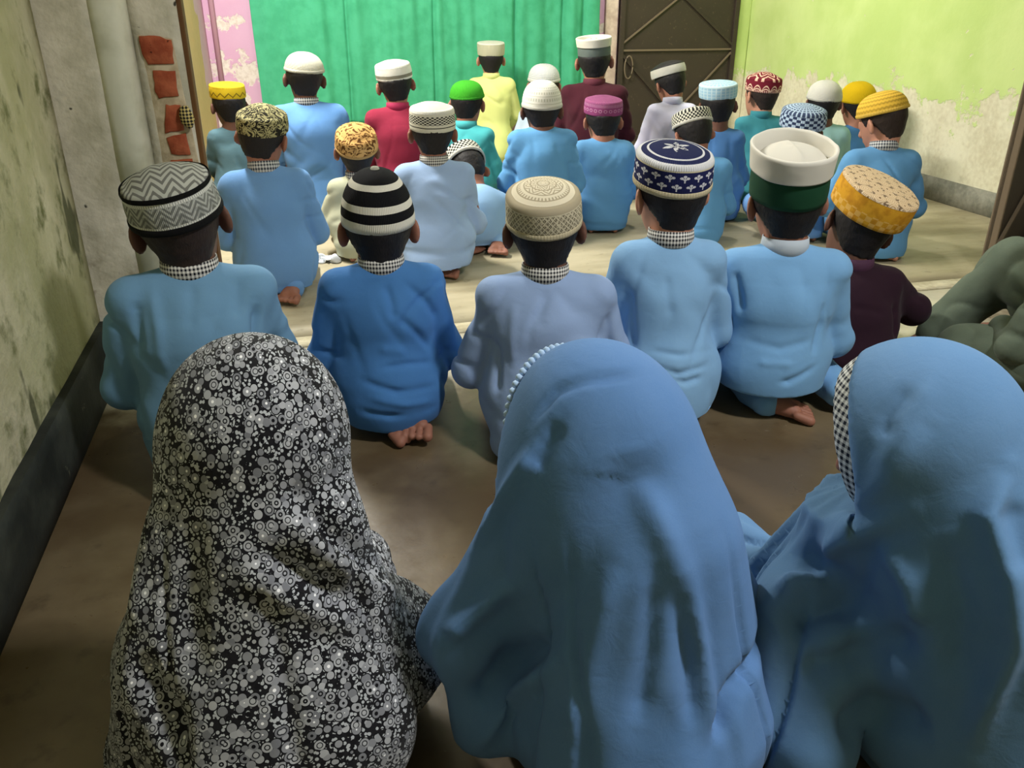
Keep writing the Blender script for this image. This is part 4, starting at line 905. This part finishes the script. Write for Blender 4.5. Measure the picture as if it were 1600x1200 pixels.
def hijab_person(label, head, face_yaw, prims, folds, mat, dress, hr=(0.100, 0.116, 0.112), skin=SK_MID, trim=None, under=None, pelvis=None, seed=0, pitch=0.25, k=0.055, hvox=0.0065, body_pts=None, cutz=0.05, tagpx=None):
    head = np.array(head, float); pelvis = np.array(pelvis, float)
    root = np.array([pelvis[0], pelvis[1], 0.0]); L = lambda p: (np.asarray(p, float)-root).astype(np.float32)
    e = add('person', None, None, label=label, cat='person'); e.location = root
    hc = L(head); R = Rz(face_yaw) @ Rx(-pitch); f = R @ np.array([0, 1, 0]); toh = lambda p: (p-hc) @ R.astype(np.float32); hs = 0.90
    P = [(L(a), L(b), ra, rb, kk) for a, b, ra, rb, kk in prims]
    def scarf(p):
        q = toh(p); d = ell(q, (0, 0, 0), hr)
        for a, b, ra, rb, kk in P: d = smin(d, rcone(p, a, b, ra, rb), kk)
        cut = np.maximum(np.maximum(cutz - q[:, 1], np.linalg.norm(q-A(0, 0.03, 0.0), axis=1)-0.150), -0.075-q[:, 2])
        return np.maximum(np.maximum(d, -cut), 0.02-p[:, 2])
    V, Q = polygonise(scarf, A(-0.5, -0.36, -0.01), A(0.5, 0.5, hc[2]+0.16), hvox); V = relax(V, Q, 3); nn = normals(V, Q)
    W = V + 0.04*np.stack([vnoise(V*5, seed+1), vnoise(V*5, seed+2), vnoise(V*5, seed+3)], 1)
    lowz = np.clip((hc[2]-0.05-V[:, 2])/0.18, 0, 1)
    an = np.arctan2(W[:, 0]-hc[0], -(W[:, 1]-hc[1]-0.06)); rad = np.stack([an*3.2, W[:, 2]*1.6, 0*an], 1)
    d = 0.016*lowz*vnoise(rad, seed+4) - 0.010*lowz*np.exp(-(vnoise(rad*[1.5, 1.3, 1], seed+5)/0.17)**2) + 0.003*vnoise(W*14, seed+6)*lowz
    d += 1.6*pixel_folds(V, nn, lambda v: v+root, folds)
    V = V + nn*d[:, None]; V[:, 2] = np.maximum(V[:, 2], 0.006)
    hj = add('hijab', mesh_from('hijab', V, Q), mat, e)
    # body inside
    sh = L(body_pts['sh']); wdt = body_pts['w']; nk = hc + (R @ np.array([0, -0.03, -0.05])).astype(np.float32)
    pv = A(0, 0, 0.14)
    arms = {}
    for sx in (-1, 1):
        Sx = sh + A(sx*wdt, 0, 0); E = Sx + A(-sx*0.01, 0.05, -0.13); Wp = A(sx*0.06, max(0.2, Sx[1]+0.12), 0.17); arms[sx] = (Sx, E, Wp)
    lg = {sx: (A(sx*0.07, 0, 0.13), A(sx*0.10, 0.30, 0.075), A(sx*0.055, -0.07, 0.045), A(sx*0.04, -0.13, 0.03)) for sx in (-1, 1)}
    def body(p):
        d = local(p, hc, 0.135, lambda q: head_sdf((toh(q)-A(0, 0.0, -0.012))/hs)*hs); d = smin(d, rcone(p, sh, nk, 0.045, 0.042), 0.02)
        t = econe(p, pv, sh-A(0, 0, 0.08), 0.095, 0.09, (1.05, 0.75, 1)); t = smin(t, ell(p, pv, (0.125, 0.1, 0.09)), 0.03)
        for sx in (-1, 1):
            Sx, E, Wp = arms[sx]; h_, kn, an, ba = lg[sx]
            t = smin(t, rcone(p, sh, Sx, 0.03, 0.033), 0.03); t = smin(t, rcone(p, Sx, E, 0.032, 0.026), 0.015); t = smin(t, rcone(p, E, Wp, 0.026, 0.018), 0.01)
            t = smin(t, local(p, Wp+A(0, 0.05, 0), 0.09, lambda q: hand(q, Wp, A(-sx*0.1, 1, -0.25), 1.0, sx)), 0.01)
            t = smin(t, rcone(p, h_, kn, 0.06, 0.045), 0.02); t = smin(t, rcone(p, kn, an, 0.042, 0.026), 0.01); t = smin(t, local(p, ba, 0.10, lambda q: foot(q, an, ba, 1.0, sole=sx)), 0.01)
        return np.maximum(smin(d, t, 0.02), 0.003-p[:, 2])
    V, Q = polygonise(body, A(-0.28, -0.26, -0.01), A(0.28, 0.5, hc[2]+0.13), 0.006); add('body', mesh_from('body', relax(V, Q, 1), Q), skin, e)
    V, Q = polygonise(lambda p: hair_sdf((toh(p)-A(0, 0.0, -0.012))/hs, None, 0.003)*hs, hc-0.125, hc+0.125, 0.006); add('hair', mesh_from('hair', relax(V, Q, 1), Q), HAIR, e)
    def dr(p):
        t = ell(p, (0, -0.02, 0.11), (0.14, 0.15, 0.13))
        for sx in (-1, 1):
            h_, kn, an, ba = lg[sx]; t = smin(t, rcone(p, h_, kn, 0.10, 0.085), 0.05); t = smin(t, rcone(p, kn, an, 0.07, 0.06), 0.05)
        return np.maximum(t, 0.004-p[:, 2])
    V, Q = polygonise(dr, A(-0.3, -0.3, -0.01), A(0.3, 0.5, 0.3), 0.008); V = relax(V, Q, 2); nn = normals(V, Q)
    V = V + nn*(-0.010*(1-np.abs(vnoise(V*[11, 7, 15], seed+9)))**2.5)[:, None]; V[:, 2] = np.maximum(V[:, 2], 0.004)
    add('dress', mesh_from('dress', V, Q), dress, e)
    if under is not None:
        def us(p):
            q = toh(p); d = ell(q, (0, 0, 0), np.array(hr)-0.003); return np.maximum(np.maximum(d, cutz-0.03-q[:, 1]), -np.maximum(cutz+0.022-q[:, 1], np.linalg.norm(q, axis=1)-0.2))
        V, Q = polygonise(us, hc-0.14, hc+0.14, 0.005); V = relax(V, Q, 1)
        o = add('under_scarf', mesh_from('under_scarf', V @ np.eye(3, dtype=np.float32), Q), under, e)
    if tagpx:
        x, y, zz = project(V+root); q = []
        for (a, b) in tagpx:
            k = np.where((np.abs(x-a) < 12) & (np.abs(y-b) < 12))[0]
            if len(k): k = k[zz[k] < zz[k].min()+0.03]; q.append(V[k[np.argmin((x[k]-a)**2+(y[k]-b)**2)]])
        if len(q) > 1: add('lace_edging', MB().tube(q, [0.006]+[0.0045]*(len(q)-2)+[0.003], 8).mesh('edging', True), plain('cream_lace', srgb(226, 220, 176)), hj)
    if trim is not None:
        mb = MB(); n = 64; r1 = math.sqrt(max(1-(cutz/hr[1])**2, 0.01))
        for i in range(n):
            w = 2*math.pi*i/n
            if math.sin(w) < -0.35: continue
            c = hc + R @ np.array([hr[0]*r1*math.cos(w), cutz+0.004, hr[2]*r1*math.sin(w)])
            dv = R @ np.array([math.cos(w), 0, math.sin(w)])
            mb.tube([c-dv*0.004, c+dv*0.0005, c+dv*0.0045, c+dv*0.0065], [0.0035, 0.0048, 0.0040, 0.001], 6)
        t = add('lace_trim', mb.mesh('trim', True), trim, hj)
    return e
def a2(x, y, Y): return aty(x, y, Y)
HB2 = cloth_mat('hijab_denim_blue', srgb(90, 132, 184), srgb(78, 118, 168)); HB3 = cloth_mat('hijab_dusty_blue', srgb(94, 134, 176), srgb(80, 120, 160)); HPR = print_mat()
LACE = plain('lace_thread', srgb(170, 196, 222), 0.8)
def ging_obj():
    m = Mat('under_scarf_gingham', 0.85, 0.2); x, y, z = m.xyz(); a = ((z*120 + x*30).frac() > 0.5); b = ((y*120).frac() > 0.5)
    return m.done(color=m.mix(srgb(220, 220, 216), srgb(36, 40, 52), (a+b)*0.5))
# floral print scarf, left
h1 = np.array([-0.080, 0.955, 0.486]); s1 = np.array([-0.075, 0.90, 0.36])
hijab_person('person kneeling in long black-and-white floral print hijab', h1, 0.10,
  [(h1-[0, 0.02, 0.04], s1, 0.085, 0.085, 0.06), (s1, a2(285, 1060, 0.86), 0.080, 0.072, 0.05), (s1+[0.02, 0, -0.01], a2(612, 1020, 0.92), 0.065, 0.070, 0.05), (s1-[0, 0.0, 0.02], (-0.09, 0.86, 0.14), 0.11, 0.165, 0.06),
   (a2(285, 1060, 0.86), a2(262, 1190, 0.86), 0.072, 0.075, 0.05), (h1-[0.03, 0, 0.05], a2(285, 1000, 0.87), 0.075, 0.07, 0.05), (a2(612, 1020, 0.92), (0.06, 0.98, 0.12), 0.07, 0.08, 0.05), ((-0.09, 0.86, 0.14), (-0.09, 1.04, 0.12), 0.15, 0.12, 0.05)],
  [([(474, 780), (525, 837), (570, 882), (600, 910)], -0.016, 0.016), ([(440, 800), (508, 862), (580, 905), (630, 940)], 0.010, 0.014), ([(400, 854), (480, 905), (559, 945)], -0.012, 0.014), ([(380, 890), (470, 940), (560, 990)], 0.008, 0.018),
   ([(214, 1010), (242, 1105), (276, 1180)], -0.014, 0.018), ([(253, 758), (222, 880), (205, 1000)], 0.006, 0.02), ([(545, 735), (500, 770), (440, 790)], -0.008, 0.02), ([(300, 800), (290, 950), (310, 1100)], -0.006, 0.02)],
  HPR, HPR, hr=(0.110, 0.120, 0.116), pelvis=(-0.09, 0.88, 0), seed=50, body_pts=dict(sh=(-0.075, 0.90, 0.36), w=0.075), cutz=0.055)
# blue scarf, centre
h2 = np.array([0.318, 0.830, 0.492]); s2 = np.array([0.345, 0.765, 0.36])
eL, eR = a2(728, 975, 0.83), a2(1158, 1030, 0.79)
hijab_person('person kneeling in denim-blue hijab with scalloped lace edge, centre front', h2, 0.42,
  [(h2-[0, 0.02, 0.03], s2, 0.090, 0.105, 0.06), (h2-[0.035, 0.01, 0.07], eL, 0.078, 0.052, 0.07), (h2-[-0.03, 0.02, 0.06], eR, 0.080, 0.062, 0.07), (s2, (0.36, 0.73, 0.14), 0.115, 0.165, 0.06),
   (eL, a2(770, 1120, 0.80), 0.048, 0.05, 0.04), (eR, a2(1110, 1150, 0.76), 0.062, 0.06, 0.04), (eL, (0.24, 0.95, 0.16), 0.046, 0.05, 0.04)],
  [([(981, 697), (995, 753), (950, 820), (906, 887), (855, 954), (770, 1020)], -0.010, 0.032), ([(800, 915), (745, 955), (695, 1000)], 0.012, 0.011), ([(855, 686), (790, 780), (735, 860)], 0.009, 0.010), ([(880, 660), (850, 700), (835, 730)], -0.006, 0.010),
   ([(878, 1024), (800, 1090), (740, 1170)], 0.012, 0.013), ([(860, 1008), (790, 1050), (735, 1100)], -0.014, 0.018), ([(995, 725), (1051, 865), (1107, 1032), (1135, 1172)], 0.008, 0.016), ([(1023, 865), (1017, 1032), (995, 1144)], -0.006, 0.012),
   ([(961, 876), (922, 1032), (894, 1172)], 0.006, 0.015), ([(1062, 887), (1084, 1032), (1090, 1160)], -0.006, 0.012), ([(1195, 985), (1165, 1080), (1130, 1172)], -0.012, 0.012), ([(830, 660), (870, 612), (950, 588), (1000, 585)], -0.004, 0.006)],
  HB2, HB2, hr=(0.101, 0.114, 0.112), pelvis=(0.36, 0.75, 0), seed=60, trim=LACE, body_pts=dict(sh=(0.345, 0.77, 0.36), w=0.075), cutz=0.058)
# dusty blue scarf, right
h3 = np.array([0.690, 0.735, 0.490]); s3 = np.array([0.745, 0.65, 0.355])
fL = a2(1236, 925, 0.86)
hijab_person('person kneeling in dusty blue hijab over gingham under-scarf, right front', h3, 0.75,
  [(h3-[0, 0.02, 0.03], s3, 0.095, 0.115, 0.06), (h3-[0.03, -0.02, 0.12], fL, 0.075, 0.048, 0.06), (a2(1405, 795, 0.73), a2(1270, 905, 0.84), 0.060, 0.048, 0.05), (s3, (0.80, 0.62, 0.15), 0.125, 0.175, 0.06), (s3+[0.05, 0, -0.02], (0.90, 0.70, 0.22), 0.09, 0.08, 0.05),
   (fL, a2(1262, 985, 0.72), 0.046, 0.06, 0.05), (fL, (0.62, 1.0, 0.17), 0.045, 0.045, 0.04), (a2(1262, 985, 0.72), a2(1240, 1150, 0.66), 0.06, 0.07, 0.05)],
  [([(1465, 585), (1410, 675), (1370, 735)], 0.004, 0.010), ([(1453, 659), (1395, 740), (1330, 815), (1262, 875)], 0.006, 0.014), ([(1419, 797), (1310, 849), (1264, 906), (1212, 932)], 0.014, 0.013), ([(1212, 985), (1292, 947), (1350, 935)], -0.020, 0.026),
   ([(1430, 993), (1338, 1027), (1240, 1044)], -0.014, 0.018), ([(1574, 728), (1545, 809), (1580, 901), (1585, 998), (1545, 1085), (1511, 1188)], 0.014, 0.013), ([(1590, 780), (1596, 900)], -0.005, 0.02), ([(1380, 850), (1420, 910), (1440, 980)], 0.008, 0.014), ([(1470, 830), (1500, 960), (1490, 1080)], -0.008, 0.02),
   ([(1430, 600), (1390, 650), (1380, 690)], -0.003, 0.010), ([(1300, 1150), (1380, 1110), (1460, 1120)], -0.014, 0.024)],
  HB3, HB3, hr=(0.112, 0.118, 0.115), pelvis=(0.80, 0.64, 0), seed=70, under=ging_obj(), body_pts=dict(sh=(0.745, 0.655, 0.38), w=0.075), pitch=0.35, cutz=0.05, tagpx=[(1270, 842), (1288, 826), (1306, 812), (1320, 802)])

# ------------------------------------------------------------------ small things on the floor
def crumple(name, loc, r, mat, seed, label, cat):
    V, Q = polygonise(lambda p: ell(p, (0, 0, r[2]*0.6), r) , A(-r[0], -r[1], -r[2])*1.4, A(r[0], r[1], r[2]*1.8)*1.4, 0.004)
    nn = normals(V, Q); V = V + nn*(0.022*vnoise(V*34, seed) - 0.014*np.exp(-(vnoise(V*46, seed+1)/0.2)**2))[:, None]; V[:, 2] = np.maximum(V[:, 2], 0.001)
    o = add(name, mesh_from(name, V, Q), mat, label=label, cat=cat); o.location = loc; return o
p = atz(512, 408); crumple('crumpled_cloth', (p[0], p[1], 0), (0.055, 0.04, 0.022), plain('white_cotton_scrap', srgb(222, 226, 230)), 3, 'crumpled white cloth on the floor beside mid-blue kurta', 'cloth')
p = atz(597, 384); crumple('crumpled_cloth', (p[0]-0.10, p[1]-0.20, 0), (0.035, 0.03, 0.016), plain('cream_cotton_scrap', srgb(224, 218, 190)), 9, 'small crumpled cream cloth on floor by pale sage kurta', 'cloth')
